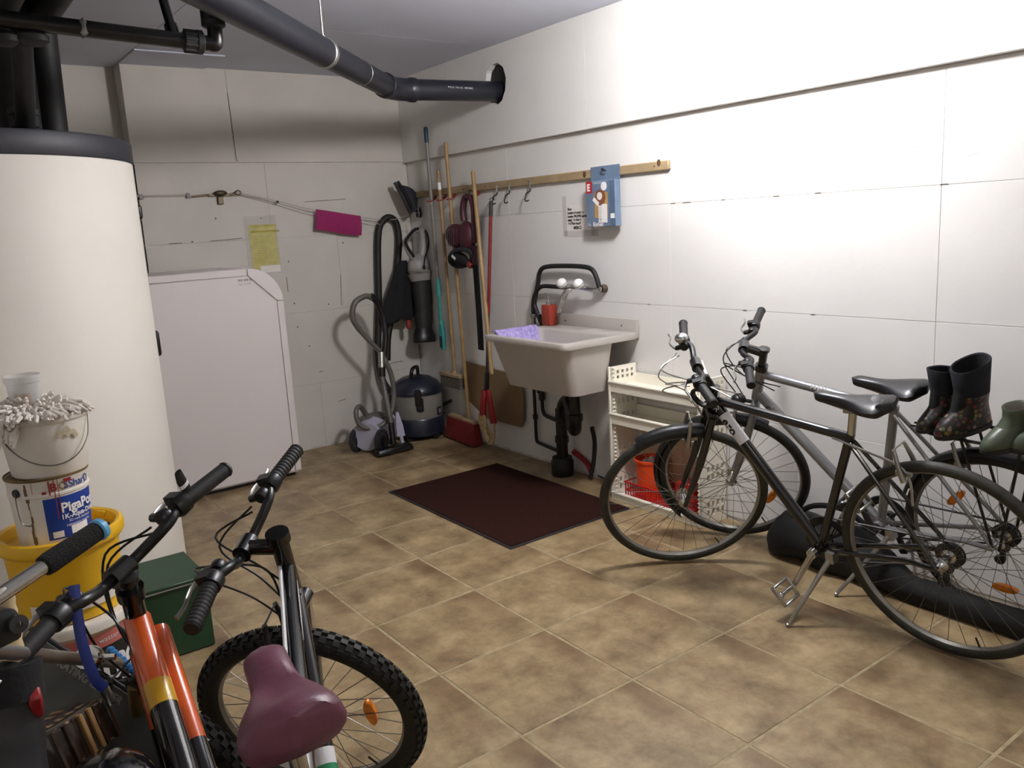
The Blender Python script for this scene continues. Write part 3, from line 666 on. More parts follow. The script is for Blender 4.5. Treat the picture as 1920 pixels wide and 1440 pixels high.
sp2 = thing('supply_pipes', 'thin black water pipes on the wall below the sink', 'pipe', (-.03, -1.4, .1))
MB().tube(spline([(-.03, -1.40, .56), (-.03, -1.40, .30), (-.03, -1.40, .15), (-.03, -1.415, .125), (-.03, -1.45, .12), (-.03, -1.66, .10)], 6), .011, 10).lathe([(.016, 0), (.016, .03)], (-.03, -1.40, .27), n=10, cap0=True, cap1=True).build('pipe', 'black_plastic', sp2)
MB().tube(spline([(-.03, -1.475, .56), (-.03, -1.475, .40), (-.03, -1.48, .335), (-.03, -1.50, .31), (-.03, -1.56, .30), (-.04, -1.70, .29)], 6), .012, 10).lathe([(.018, 0), (.02, .01), (.02, .05), (.017, .06)], (-.03, -1.475, .40), n=10).rod((-.03, -1.475, .46), (-.06, -1.475, .46), .012, 8).build('pipe', 'black_plastic', sp2)
wh = MB().tube(spline([(-.10, -2.0, .33), (-.075, -1.99, .24), (-.065, -1.965, .12), (-.06, -1.93, .025), (-.06, -1.925, .012)], 6), .013, 10).build('waste_hose', 'dark_plastic'); settle(wh, (-.06, -1.925, 0)); tag(wh, 'dark hose hanging to the floor right of the siphon', 'hose')
rh = MB().tube(spline([(-.03, -1.75, .13), (-.022, -1.80, .105), (-.022, -1.86, .075), (-.03, -1.905, .03)], 6), .016, 10).build('red_hose', 'red_plastic'); settle(rh, (-.03, -1.9, 0.014)); tag(rh, 'short red hose on the wall behind the siphon', 'hose')
cbp = MB().tube(spline([(-.02, -1.95, .02), (-.025, -2.05, .012), (-.03, -2.18, .012), (-.03, -2.26, .02)], 5), .005, 8).build('floor_cable', 'dark_plastic'); settle(cbp, (-.02, -2.1, 0.006)); tag(cbp, 'thin dark cable along the foot of the wall by the shelf', 'cable')

# ------------------------------------------------------------------ cream plastic shelf
sh = thing('plastic_shelf', 'cream plastic shelf unit with perforated sides under the sink edge', 'shelf', (-.105, -2.56, 0))
XA, XB, YA, YB2 = -.195, -.012, -2.86, -2.255
def perforated(name, y, inner):
    # side panel as bars around square holes
    mb = MB(); t = .012; y0, y1 = y, y+t
    zt = .712
    mb.lohi((XA, y0, 0.0), (XA+.028, y1, zt)); mb.lohi((XB-.02, y0, 0.0), (XB, y1, zt))
    xs = [XA+.028+ i*(XB-.02-XA-.028)/4 for i in range(5)]
    blocks = [(.02, .26), (.30, .42), (.44, .56), (.58, .70)]
    zc = .0; rows_ = []
    bands = [(0, .045), (.075, .085), (.115, .22), (.25, .26), (.29, .40), (.425, .435), (.46, .515), (.54, .55), (.575, .645), (.662, .672), (.69, zt)]
    for (a, b) in bands: mb.lohi((XA+.028, y0, a), (XB-.02, y1, b))
    for k in range(len(bands)-1):
        a, b = bands[k][1], bands[k+1][0]
        for x in xs[:-1]: mb.lohi((x+.0, y0, a), (x+.016, y1, b))
    return mb.build(name, 'cream_plastic', sh, smooth=False)
perforated('side_panel', YB2-.012, True); perforated('side_panel', YA, False)
for z, d in ((.585, 1), (.415, 1), (0.0, 1)):
    mb = MB(); h = .058 if z else .046
    mb.lohi((XA-.006, YA, z), (XA+.006, YB2, z+h)); mb.tube([(XA-.006, YA, z+h-.006), (XA-.006, YB2, z+h-.006)], .009, 8)
    mb.build('front_lip', 'cream_plastic', sh, bevel=.002)
    MB().lohi((XA+.006, YA+.012, z+.012), (XB, YB2-.012, z+.022)).build('shelf_board', 'cream_plastic', sh)
    MB().lohi((XB-.008, YA+.012, z+.022), (XB, YB2-.012, z+.075)).build('back_lip', 'cream_plastic', sh)
for y in (YB2-.03, YA+.014):
    mb = MB()
    for z0, z1 in ((.05, .41), (.48, .58), (.645, .71)):
        z = z0
        while z < z1: mb.box((XA+.014, y+.008, z), (.014, .012, .012), Matrix.Rotation(.7, 3, 'Y')); z += .021
    mb.build('clip_strip', 'cream_plastic', sh, smooth=False, stuff=True)
    MB().lohi((XA-.008, (YB2-.012 if y > -2.5 else YA-.004), 0), (XA+.006, (YB2+.004 if y > -2.5 else YA+.012), .715)).build('post', 'cream_plastic', sh, bevel=.003)
bp_ = MB().lohi((-.011, -2.80, .07), (-.006, -2.30, .41)).build('wall_sheet', 'mdf_brown'); bp_.data.materials[0] = MATS['bucket_beige']; settle(bp_, (-.008, -2.55, .07)); tag(bp_, 'pinkish brown cardboard sheet behind the lowest shelf', 'cardboard')
# orange bucket and red basket on the bottom shelf
ob = thing('orange_bucket', 'bright orange bucket holding crumpled plastic on the lowest shelf', 'bucket', (-.09, -2.44, .024))
MB().lathe([(.062, .0), (.07, .005), (.083, .20), (.088, .203), (.089, .215), (.084, .217), (.080, .20), (.066, .012), (.001, .010)], (-.09, -2.44, .024), n=36, cap0=True).build('pail', 'basket_orange', ob)
mb = MB(); random.seed(5)
def crump(u, t):
    a = u*2*PI; r = .07*t; return V(-.09+r*math.cos(a), -2.44+r*math.sin(a), .20+.05*(1-t)+.016*noise.noise(V(9*r*math.cos(a)*4, 9*r*math.sin(a)*4, 2))*1.6)
mb.grid(crump, 18, 6); mb.build('plastic_wrap', 'clear_plastic', ob, smooth=False)
rb = thing('red_basket', 'red slatted plastic basket on the lowest shelf', 'basket', (-.10, -2.63, .024))
mb = MB(); bl = [(-.185, -.02, -2.80, -2.33, .11), (-.178, -.028, -2.79, -2.345, .024)]
yy = -2.79
while yy < -2.34:
    for x, x2 in ((-.178, -.186), (-.028, -.020)): mb.box((x*.5+x2*.5, yy, .07), (.004, .007, .09))
    yy += .018
for z in (.026, .068, .112):
    f = (z-.024)/.09; x0, x1 = -.176-.008*f, -.03+.008*f; y0, y1 = -2.79-.01*f, -2.345+.01*f
    mb.tube([(x0, y0, z), (x1, y0, z), (x1, y1, z), (x0, y1, z)], .005, 6, closed=True)
mb.lohi((-.176, -2.79, .024), (-.03, -2.345, .030)); mb.build('basket', 'basket_red', rb, smooth=False)
rbx = MB().box((-.10, -2.70, .105), (.09, .10, .14), Matrix.Rotation(.2, 3, 'Z')).build('red_packet', 'basket_red', bevel=.003); settle(rbx, (-.10, -2.70, .034)); tag(rbx, 'dark red packet standing in the red basket', 'packet')

# ------------------------------------------------------------------ floor mat
mt = thing('door_mat', 'dark brown rectangular floor mat lying on the tiles', 'mat', (-.63, -1.85, 0))

MB().lohi((-1.008, -2.43, 0.0005), (-.242, -1.262, .006)).build('rubber_edge', 'mat_edge', mt, bevel=.002)
MB().lohi((-.993, -2.415, .0055), (-.257, -1.277, .0095)).build('pile', 'mat_pile', mt, bevel=.001)

# ------------------------------------------------------------------ brooms and poles on the rail
def pole(name, label, cat, a, b, r, m, group='tools on the pine rail'):
    t = thing(name, label, cat, b, group=group); MB().tube([a, b], r, 12).ball(a, r, 12).build('handle', m, t); return t
a, b = V(-.062, -.40, 2.125), V(-.055, -.408, 1.12)
t = pole('spray_mop', 'aluminium mop pole with blue grip and teal spray bottle end', 'mop', a, b, .0125, 'vac_grey')
MB().tube([a+V(0, 0, .004), a+(b-a)*.02, a+(b-a)*.095], [.0135, .0155, .0145], 12).build('grip', 'blue_grip', t)
MB().tube([(-.055, -.408, 1.12), (-.055, -.408, 1.0)], [.016, .018], 12).tube([(-.055, -.406, 1.0), (-.056, -.408, .82), (-.056, -.41, .80)], [.014, .016, .02], 10, flat=((0, 1, 0), .7)).build('sleeve', 'teal', t)
MB().prism([(-.022, 0), (.022, 0), (.030, .10), (.024, .16), (.010, .20), (-.010, .20), (-.024, .16), (-.030, .10)], (.03, 0, 0), (-.07, -.412, .622), (0, 1, 0), (0, 0, 1)).build('clip_head', 'teal', t, bevel=.005)
MB().lohi((-.072, -.428, .64), (-.069, -.400, .72)).build('slot', 'dark_plastic', t)
a, b = V(-.062, -.52, 1.835), V(-.075, -.575, .475)
t = pole('scrubbing_brush', 'wooden handled scrubbing brush with pale block and grey bristles', 'brush', a, b, .0115, 'pine_pole')
MB().tube([a+(b-a)*.055, a+(b-a)*.09], .0122, 12).build('white_band', 'white_card', t)
MB().box((-.085, -.555, .462), (.055, .26, .026)).ball((-.08, -.572, .478), .022, 10, (1, 1, .7)).build('block', 'pine', t, bevel=.005)
MB().box((-.085, -.555, .412), (.05, .25, .074), taper=(.9, .98)).build('bristles', 'grey_bristle', t, bevel=.003)
a, b = V(-.062, -.635, 2.0), V(-.085, -.73, .19)
t = pole('floor_broom', 'wooden handled floor broom with red bristles on the floor', 'broom', a, b, .0125, 'pine_pole')
MB().rod(b+(a-b)*.09, b+(b-a)*.01, .008, 10).build('ferrule', 'alu', t)
R_ = Matrix.Rotation(-.06, 3, 'Z')
MB().box((-.085, -.66, .165), (.05, .36, .022), R_).build('block', 'pine', t, bevel=.004)
MB().box((-.088, -.65, .085), (.085, .40, .155), R_, taper=(.6, .92)).build('bristles', 'red_bristle', t, bevel=.006)
a, b = V(-.075, -.948, 1.79), V(-.21, -1.215, .56)
t = pole('wooden_pole', 'plain wooden pole with bare end leaning behind the sink corner', 'pole', a, b, .0135, 'pine_pole')
a, b = V(-.075, -1.125, 1.60), V(-.15, -1.06, .43)
t = pole('flat_mop', 'red pole flat mop with folded red frame and cream cloth', 'mop', a, b, .0095, 'dark_plastic')
MB().tube([a+(b-a)*.07, a+(b-a)*.58], .0112, 12).build('red_sleeve', 'red_pole', t)
MB().tube([a+V(0, 0, .005), a+(b-a)*.07], .0125, 12).tube(spline([a+V(0, 0, .005), a+V(-.004, .004, .02), a+V(.008, -.012, .028), a+V(.01, -.02, .01)], 4), .003, 6).build('top_cap', 'dark_plastic', t)
MB().tube([b+(a-b)*.10, b], [.014, .016], 12).build('joint', 'black_plastic', t)
R1 = Matrix.Rotation(.18, 3, 'X'); R2 = Matrix.Rotation(-.22, 3, 'X')
MB().box((-.165, -1.035, .335), (.022, .062, .20), R1, taper=(1, .6)).build('frame_wing', 'red_plastic', t, bevel=.005)
MB().box((-.150, -1.095, .325), (.022, .062, .22), R2, taper=(1, .6)).build('frame_wing', 'red_plastic', t, bevel=.005)
def clothf(u, k):
    a = u*2*PI; z = .265-.16*k; r = .032+.012*math.sin(3*a+5*k)+.008*k
    return V(-.167+r*.5*math.cos(a), -1.02-.035*k*math.cos(1.2)+r*math.sin(a)-.04*k*k, z+.012*math.sin(5*a))
MB().grid(clothf, 22, 10).build('mop_cloth', 'cream_cloth', t)
MB().tube(spline([(-.17, -1.04, .13), (-.172, -1.075, .09), (-.17, -1.115, .095), (-.165, -1.13, .13), (-.155, -1.125, .22)], 6), .010, 8).build('mop_fringe', 'cream_cloth', t)
bd = MB().prism([(-.85, .19), (-1.24, .19), (-1.28, .25), (-1.29, .40), (-1.27, .49), (-1.22, .53), (-.62, .56), (-.62, .30)], (.012, 0, 0), (-.032, 0, 0), (0, 1, 0), (0, 0, 1)).build('fibre_board', 'mdf_brown', bevel=.003); settle(bd, (-.026, -1.0, .19)); tag(bd, 'brown rounded fibreboard against the wall behind the mops', 'board')
wbx = MB().lohi((-.030, -.80, .012), (-.004, -.62, .30)).build('white_pipe_casing', 'white_plastic', bevel=.004); settle(wbx, (-.025, -.71, .0)); tag(wbx, 'white plastic casing low on the wall behind the red broom', 'casing')
# hedge trimmer hanging between the poles
ap = thing('hedge_trimmer', 'burgundy electric hedge trimmer in a black blade sheath hanging between the poles', 'hedge trimmer', (-.08, -.87, .66))
MB().tube(spline([(-.085, -.83, 1.50), (-.085, -.825, 1.57), (-.08, -.845, 1.635), (-.08, -.875, 1.652), (-.08, -.925, 1.63), (-.082, -.945, 1.56), (-.085, -.945, 1.45), (-.085, -.94, 1.36)], 5), .024, 12, flat=((1, 0, 0), .8)).build('rear_handle', 'burgundy', ap)
MB().ball((-.092, -.745, 1.405), .095, 22, (.62, 1.15, .82), (0, -.25, 1)).ball((-.09, -.86, 1.40), .085, 18, (.6, .95, 1.15)).build('motor_housing', 'burgundy', ap)
for k in range(4): MB().tube(spline([(-.148, -.72-.022*k, 1.345), (-.153, -.725-.022*k, 1.40), (-.146, -.73-.022*k, 1.455)], 3), .0028, 6).build('vent_rib', 'band_maroon', ap)
gp = [V(-.10-.03*math.sin(q), -.765+.125*math.cos(q)-.02, 1.265+.050*math.sin(q)+.045*(-math.cos(q))*.6) for q in [2*PI*k/20 for k in range(20)]]
MB().tube(gp, .016, 10, closed=True).build('front_guard', 'navy_cloth', ap)
MB().ball((-.105, -.775, 1.262), .085, 18, (.45, 1.15, .5), (0, -.3, 1)).build('hand_guard', 'black_cloth', ap)
MB().box((-.150, -.775, 1.272), (.002, .045, .018), Matrix.Rotation(.5, 3, 'X')).build('tag', 'white_card', ap)
MB().box((-.09, -.865, 1.225), (.035, .065, .035), Matrix.Rotation(.5, 3, 'X')).build('safety_switch', 'clip_red', ap, bevel=.006)
MB().tube([(-.085, -.92, 1.34), (-.082, -.915, 1.22)], [.035, .028], 10, flat=((0, 1, 0), .5)).build('gear_neck', 'burgundy', ap)
MB().tube(spline([(-.075, -.912, 1.24), (-.072, -.912, 1.0), (-.068, -.907, .80), (-.065, -.900, .665)], 4), .031, 8, flat=((0, 1, 0), .3)).build('blade_sheath', 'black_cloth', ap)
MB().tube(spline([(-.03, -.86, 1.685), (-.05, -.865, 1.69), (-.06, -.87, 1.672), (-.058, -.89, 1.655), (-.05, -.93, 1.668)], 4), .0035, 6).build('hook', 'ink', ap)

# ------------------------------------------------------------------ corner: dustpan, bag, coat, boot, cord
dpn = thing('dustpan', 'dark grey dustpan and brush set hanging high in the corner', 'dustpan', (-.09, -.14, 1.56))
def dpf(u, k):   # scoop: u along the lip, k from lip to handle
    A, B, Cc, D = V(-.165, -.15, 1.775), V(-.085, -.17, 1.575), V(-.005, -.13, 1.705), V(-.015, -.135, 1.60)
    return (A*(1-u)+B*u)*(1-k)+(Cc*(1-u)+D*u)*k + V(.0, -.035*math.sin(PI*k), .012*math.sin(PI*k))
MB().grid(dpf, 8, 8, (.012, .03, -.004)).build('pan', 'navy_cloth', dpn, angle=60)
MB().tube([(-.188, -.145, 1.79), (-.150, -.175, 1.69), (-.105, -.18, 1.59), (-.10, -.18, 1.572)], [.012, .015, .015, .010], 8).build('brush_back', 'dark_plastic', dpn)
MB().tube([(-.168, -.155, 1.797), (-.128, -.185, 1.70), (-.085, -.19, 1.60)], [.010, .012, .010], 8).build('lip', 'black_plastic', dpn)
MB().tube([(-.03, -.16, 1.61), (-.025, -.165, 1.565), (-.03, -.165, 1.545)], [.020, .022, .018], 10).build('handle', 'black_plastic', dpn)
MB().tube(spline([(-.10, -.185, 1.585), (-.075, -.20, 1.572), (-.045, -.19, 1.585), (-.02, -.16, 1.60)], 4), .0025, 6).build('wire_loop', 'alu', dpn)
gb = thing('leaf_blower', 'grey leaf blower with black nozzle tube and collection bag hanging in the corner', 'leaf blower', (-.08, -.2, .65))
MB().ball((-.075, -.19, 1.20), .085, 22, (.98, .85, 1.15), (.1, 0, 1)).tube([(-.072, -.19, 1.15), (-.072, -.195, 1.10)], [.088, .072], 20).build('fan_housing', 'grey_bag', gb)
MB().tube(spline([(-.05, -.20, 1.27), (-.03, -.20, 1.36), (-.035, -.20, 1.44), (-.055, -.20, 1.462)], 5), [.032]*6+[.026]*10, 12).build('motor_housing', 'grey_bag', gb)
MB().tube(spline([(-.055, -.205, 1.46), (-.10, -.21, 1.452), (-.155, -.215, 1.41), (-.180, -.215, 1.375), (-.165, -.215, 1.32), (-.135, -.21, 1.27), (-.11, -.205, 1.235)], 4), .017, 10).build('handle_loop', 'grey_bag', gb)
MB().tube(spline([(-.072, -.222, 1.468), (-.11, -.228, 1.458), (-.165, -.232, 1.412), (-.188, -.232, 1.378), (-.165, -.232, 1.325), (-.128, -.226, 1.275)], 4), .0105, 8).build('rubber_grip', 'black_cloth', gb)
MB().tube(spline([(-.02, -.225, 1.455), (-.005, -.235, 1.40), (-.02, -.25, 1.33), (-.06, -.262, 1.26), (-.072, -.262, 1.20)], 4), .005, 6).ball((-.073, -.262, 1.195), .016, 10, (.8, .8, 1.3)).build('power_cord', 'black_cloth', gb)
MB().lathe([(.082, -.012), (.088, 0), (.082, .012)], (-.072, -.19, 1.17), (.1, 0, 1), 22).build('clamp_ring', 'vac_grey', gb)
MB().tube(spline([(-.066, -.195, 1.12), (-.068, -.20, .95), (-.076, -.205, .80), (-.082, -.21, .735)], 4), [.072]*5+[.066]*4+[.062]*4, 18, flat=((1, 0, 0), .85)).build('nozzle_tube', 'black_rubber', gb)
MB().tube([(-.083, -.21, .76), (-.088, -.215, .715), (-.094, -.225, .675), (-.095, -.227, .662)], [.064, .080, .086, .078], 18, flat=((1, 0, 0), .8)).build('nozzle_tip', 'black_plastic', gb)
MB().box((-.19, -.19, .80), (.032, .032, .065)).build('latch', 'clip_red', gb, bevel=.008)
def ctf(u, k):
    a = u*2*PI; w_ = .03+.115*k**.8*(1 if k < .92 else 1-.5*(k-.92)/.08); z = 1.25-.42*k
    return V(-.165-.085*k+w_*math.cos(a), -.135+.040*math.sin(a)*(.5+.5*k)*(1+.2*math.sin(7*a)), z+.015*math.sin(3*a)*k)
MB().grid(ctf, 24, 14).build('collection_bag', 'black_cloth', gb)
MB().tube(spline([(-.07, -.12, 1.53), (-.075, -.15, 1.49), (-.07, -.18, 1.472), (-.045, -.20, 1.475)], 4), .003, 6).build('hanging_loop', 'cord', gb)
ln = thing('clothes_line', 'thin cord strung along the back wall to the corner', 'cord', (-1.0, -.03, 1.7))
MB().tube(spline([(-1.244, -.032, 1.752), (-1.0, -.036, 1.693), (-.75, -.045, 1.625), (-.42, -.05, 1.565), (-.20, -.06, 1.538), (-.09, -.14, 1.565)], 5), .0022, 6).tube(spline([(-1.23, -.036, 1.745), (-1.0, -.042, 1.68), (-.75, -.05, 1.602), (-.42, -.055, 1.543), (-.24, -.06, 1.50)], 5), .0022, 6).build('line', 'cord', ln)
MB().ball((-1.0, -.032, 1.688), .010, 8).build('knot', 'dark_plastic', ln)
MB().lohi((-1.90, -.012, 1.742), (-1.553, -.003, 1.752)).build('conduit', 'cord', ln)
cl = thing('magenta_cloth', 'magenta cleaning cloth hung flat over the cord', 'cloth', (-.60, -.05, 1.45))
P00, P10, P01, P11 = V(-.745, -.052, 1.632), V(-.425, -.056, 1.575), V(-.765, -.050, 1.496), V(-.43, -.054, 1.440)
MB().grid(lambda u, k: (P00*(1-u)+P10*u)*(1-k)+(P01*(1-u)+P11*u)*k + V(0, -.012*math.sin(PI*k)-.006*math.sin(6*u), .004*math.sin(7*u)*k), 14, 6, (0, .006, 0)).build('cloth', 'magenta_cloth', cl)
jv = thing('line_tensioner', 'dark brass pulley bracket on the back wall above the cabinet', 'bracket', (-1.36, -.02, 1.70))
MB().ball((-1.36, -.03, 1.752), .036, 14, (1.2, .55, .5)).lohi((-1.43, -.02, 1.735), (-1.29, -.004, 1.75)).rod((-1.43, -.015, 1.745), (-1.55, -.010, 1.735), .006, 8).rod((-1.30, -.02, 1.742), (-1.265, -.02, 1.748), .008, 8).build('bracket', 'brass', jv)
MB().lohi((-1.377, -.022, 1.685), (-1.343, -.004, 1.732)).build('foot', 'brass', jv, bevel=.003)
MB().tube([V(-1.25+.018*math.cos(a), -.03, 1.752+.014*math.sin(a)) for a in [2*PI*i/12 for i in range(12)]], .004, 6, closed=True).build('eye_ring', 'brass', jv)
for i, x in enumerate((-1.825, -1.553)):
    o = MB().lohi((x-.012, -.018, 1.728), (x+.012, -.001, 1.758)).build('cord_clip', 'seam_grey', bevel=.003); settle(o, (x, -.01, 1.728)); tag(o, ['small grey cord clip beside the water tank edge', 'small grey cord clip left of the brass bracket'][i], 'clip', 'cord clips on the back wall')
# plastic sleeve with yellow sheet
pf = thing('document_sleeve', 'clear plastic sleeve with a yellow printed sheet above the cabinet', 'document', (-1.13, -.01, 1.23))
MB().lohi((-1.225, -.0042, 1.235), (-1.012, -.0036, 1.605)).build('sleeve', 'sleeve_plastic', pf, smooth=False)
MB().lohi((-1.20, -.0032, 1.262), (-1.018, -.0026, 1.55)).build('yellow_sheet', 'paper_yellow', pf, smooth=False)
MB().lohi((-1.15, -.0052, 1.238), (-1.015, -.0044, 1.285)).build('white_slip', 'paper_white', pf, smooth=False)
mb = MB()
text_plane(mb, 'ANLEITUNG HEIZKESSEL', .0155, (-1.19, -.0046, 1.535), (1, 0, 0), (0, 0, 1)); text_plane(mb, 'BEDIENUNG  KONTROLLE', .016, (-1.188, -.0046, 1.500), (1, 0, 0), (0, 0, 1), bold=.001)
for k in range(12): text_plane(mb, ('lorem ipsum mmn mnunm nm  nm' if 0 else 'nm mnu nnmu mnn  um')[:16+(k*5) % 4], .012, (-1.185, -.0046, 1.468-.015*k), (1, 0, 0), (0, 0, 1))
mb.build('printing', 'paper_print', pf, smooth=False, stuff=True)
MB().lathe([(.004, 0), (.001, .003)], (-1.11, -.0045, 1.59), (0, -1, 0), 8).build('pin', 'ink', pf)

# ------------------------------------------------------------------ wet and dry vacuum
tv = thing('tub_vacuum', 'navy and grey drum vacuum cleaner standing in the corner', 'vacuum cleaner', (-.22, -.27, 0))
VC = (-.215, -.272, 0)
MB().lathe([(.165, .03), (.185, .04), (.188, .15), (.182, .16)], VC, n=40, cap0=True).build('chassis', 'vac_navy', tv)
MB().lathe([(.172, .155), (.174, .16), (.182, .325), (.178, .33)], VC, n=40).build('drum', 'vac_grey', tv)
MB().lathe([(.186, .325), (.188, .335), (.180, .365), (.150, .405), (.10, .435), (.05, .447), (.001, .45)], VC, n=40).build('lid', 'vac_navy', tv)
MB().tube(spline([(-.275, -.31, .43), (-.272, -.32, .485), (-.245, -.30, .505), (-.20, -.27, .505), (-.185, -.255, .49), (-.182, -.25, .43)], 5), .013, 10).build('handle', 'black_plastic', tv)
for a in (-2.05, .35, 2.6):
    p = V(VC[0]+.186*math.cos(a), VC[1]+.186*math.sin(a), .315)
    MB().box(p, (.02, .045, .12), Matrix.Rotation(a, 3, 'Z')).build('latch', 'black_plastic', tv, bevel=.008)
p = V(VC[0]+.181*math.cos(-2.0), VC[1]+.181*math.sin(-2.0), .265); MB().box(p, (.02, .05, .10), Matrix.Rotation(-2.0, 3, 'Z')).build('inlet', 'ink', tv, bevel=.012)
a = -1.12; MB().box((VC[0]+.179*math.cos(a), VC[1]+.179*math.sin(a), .20), (.006, .05, .055), Matrix.Rotation(a, 3, 'Z')).build('emblem', 'ink', tv, bevel=.002)
MB().box((VC[0]+.184*math.cos(a), VC[1]+.184*math.sin(a), .20), (.003, .022, .03), Matrix.Rotation(a, 3, 'Z')).build('emblem_mark', 'vac_grey', tv)
MB().rod((VC[0]+.15, VC[1]-.10, .22), (VC[0]+.19, VC[1]-.15, .25), .012, 8).build('cable_hook', 'black_plastic', tv)
for a in (-2.6, -1.3, -.2, 1.2):
    MB().rod((VC[0]+.155*math.cos(a), VC[1]+.155*math.sin(a)-.012, .026), (VC[0]+.155*math.cos(a), VC[1]+.155*math.sin(a)+.012, .026), .026, 14).build('castor', 'black_rubber', tv)
# big black hose hung on the back wall
bh = MB().tube(spline([(-.33, -.09, .32), (-.375, -.07, .42), (-.385, -.06, .60), (-.36, -.05, .80), (-.335, -.045, 1.0), (-.315, -.04, 1.25), (-.30, -.04, 1.40), (-.275, -.04, 1.50), (-.215, -.045, 1.555), (-.155, -.045, 1.53), (-.135, -.045, 1.44), (-.145, -.045, 1.32), (-.18, -.05, 1.15), (-.225, -.06, 1.0), (-.265, -.07, .85), (-.31, -.08, .70), (-.33, -.085, .55)], 6), .024, 14).build('vacuum_hose', 'black_rubber'); settle(bh, (-.33, -.08, .30)); tag(bh, 'thick black vacuum hose hung in a tall loop on the back wall', 'hose')
# cylinder vacuum
cv = thing('cylinder_vacuum', 'lilac grey cylinder vacuum cleaner with grey hose and floor nozzle', 'vacuum cleaner', (-.62, -.36, 0))
MB().tube(spline([(-.70, -.40, .115), (-.62, -.33, .12), (-.50, -.25, .12), (-.44, -.21, .11)], 4), [.10]*4+[.112]*5+[.105]*2+[.09, .06], 24).build('body', 'vac_lilac', cv)
MB().ball((-.575, -.295, .195), .10, 18, (1.35, .85, .48)).build('top_cover', 'hose_grey', cv)
for s in (1, -1):
    c = V(-.685, -.40, .085) + (V(.57, -.82, 0)*.095 if s > 0 else V(-.57, .82, 0)*.095)
    w_ = MB().lathe([(.001, -.014), (.06, -.014), (.082, -.01), (.085, 0), (.082, .012), (.065, .016), (.001, .012)], c, (.57, -.82, 0), 28).build('wheel', 'dark_plastic', cv)
    MB().lathe([(.035, .0155), (.03, .018), (.001, .019)], c, (.57, -.82, 0), 20).build('hub_cap', 'black_plastic', w_)
MB().tube(spline([(-.62, -.30, .20), (-.655, -.31, .265), (-.70, -.34, .315), (-.745, -.37, .29), (-.74, -.39, .21), (-.68, -.41, .17), (-.58, -.43, .185), (-.50, -.42, .27), (-.465, -.40, .40), (-.47, -.38, .52), (-.50, -.36, .62), (-.51, -.35, .66)], 6), .017, 12).build('hose', 'hose_grey', cv)
MB().tube(spline([(-.52, -.35, .67), (-.58, -.345, .74), (-.65, -.34, .83), (-.69, -.335, .92), (-.66, -.33, 1.01), (-.58, -.33, 1.045), (-.535, -.33, 1.03)], 6), [.016]*12+[.019]*25, 12).build('bent_grip', 'hose_grey', cv)
MB().tube(spline([(-.545, -.33, 1.045), (-.50, -.33, 1.0), (-.465, -.33, .90), (-.46, -.34, .78), (-.48, -.35, .68), (-.50, -.355, .60)], 5), [.022]*6+[.02]*20, 12).build('grip_handle', 'black_plastic', cv)
MB().rod((-.515, -.36, .66), (-.535, -.385, .56), .022, 14).build('silver_sleeve', 'alu', cv)
MB().rod((-.53, -.38, .57), (-.54, -.39, .50), .025, 14).build('black_collar', 'black_plastic', cv)
MB().rod((-.54, -.385, .52), (-.56, -.50, .20), .0175, 14).build('wand', 'hose_grey', cv)
MB().rod((-.558, -.49, .22), (-.57, -.53, .06), .019, 12).build('nozzle_neck', 'black_plastic', cv)
MB().box((-.575, -.535, .028), (.28, .085, .042), Matrix.Rotation(.02, 3, 'Z'), taper=(.92, .7)).build('floor_nozzle', 'black_plastic', cv, bevel=.008)
nz_ = thing('crevice_nozzle', 'small lilac plastic nozzle attachment beside the floor nozzle', 'nozzle', (-.47, -.43, .06))
MB().tube([(-.455, -.40, .24), (-.465, -.43, .15), (-.47, -.45, .08)], [.012, .036, .042], 4, flat=((1, 0, 0), .5)).build('funnel', 'vac_lilac', nz_)
MB().tube([(-.47, -.455, .095), (-.468, -.47, .03)], .013, 8).build('spigot', 'vac_lilac', nz_)
# ------------------------------------------------------------------ bicycles
def rotM(ax, a): return Matrix.Rotation(a, 4, Vector(ax))
def saddle_mesh(mb, tail, nose, ztail, znose, hw, thick=.05, cut=False, n=18, nosew=.30):
    """loft along x from tail to nose; rings of an arched cross-section"""
    rings = []; L = nose-tail
    for i in range(n+1):
        t = i/n; x = tail+L*t
        e = max(0.0, 1-((t-.5)/.5)**2)**.5
        # width profile: wide rear, narrow nose
        wv = hw*(nosew+(1-nosew)/(1+math.exp((t-.42)*13)))
        if t < .12: wv *= math.sqrt(max(0.03, 1-((.12-t)/.12)**2))
        if t > .93: wv *= math.sqrt(max(0.03, 1-((t-.93)/.07)**2))
        zt = ztail+(znose-ztail)*t - .010*math.sin(PI*t) - .010*max(0, (t-.85)/.15)**2 - .014*max(0, (.14-t)/.14)**2
        th = thick*(1.05-.45*t)*(0.5+.5*min(1, min(t/.12, (1-t)/.08)))
        ring = []
        for k in range(16):
            a = 2*PI*k/16; c, s = math.cos(a), math.sin(a)
            y = wv*(abs(c)**.75)*(1 if c >= 0 else -1)
            z = zt - th*.5 + (th*.5*abs(s)**.8 if s >= 0 else -th*.55*abs(s)**.7)
            if cut and s > .3: z -= .017*math.exp(-((t-.46)/.19)**4)*math.exp(-(y/(.026))**2)
            if s > 0: z -= .010*(abs(y)/max(hw, .01))**2
            ring.append(V(x, y, z))
        rings.append(ring)
    return mb.loft(rings)
def arc_pts(c, r, a0, a1, n=24):
    return [V(c[0]+r*math.cos(a0+(a1-a0)*i/n), c[1], c[2]+r*math.sin(a0+(a1-a0)*i/n)) for i in range(n+1)]
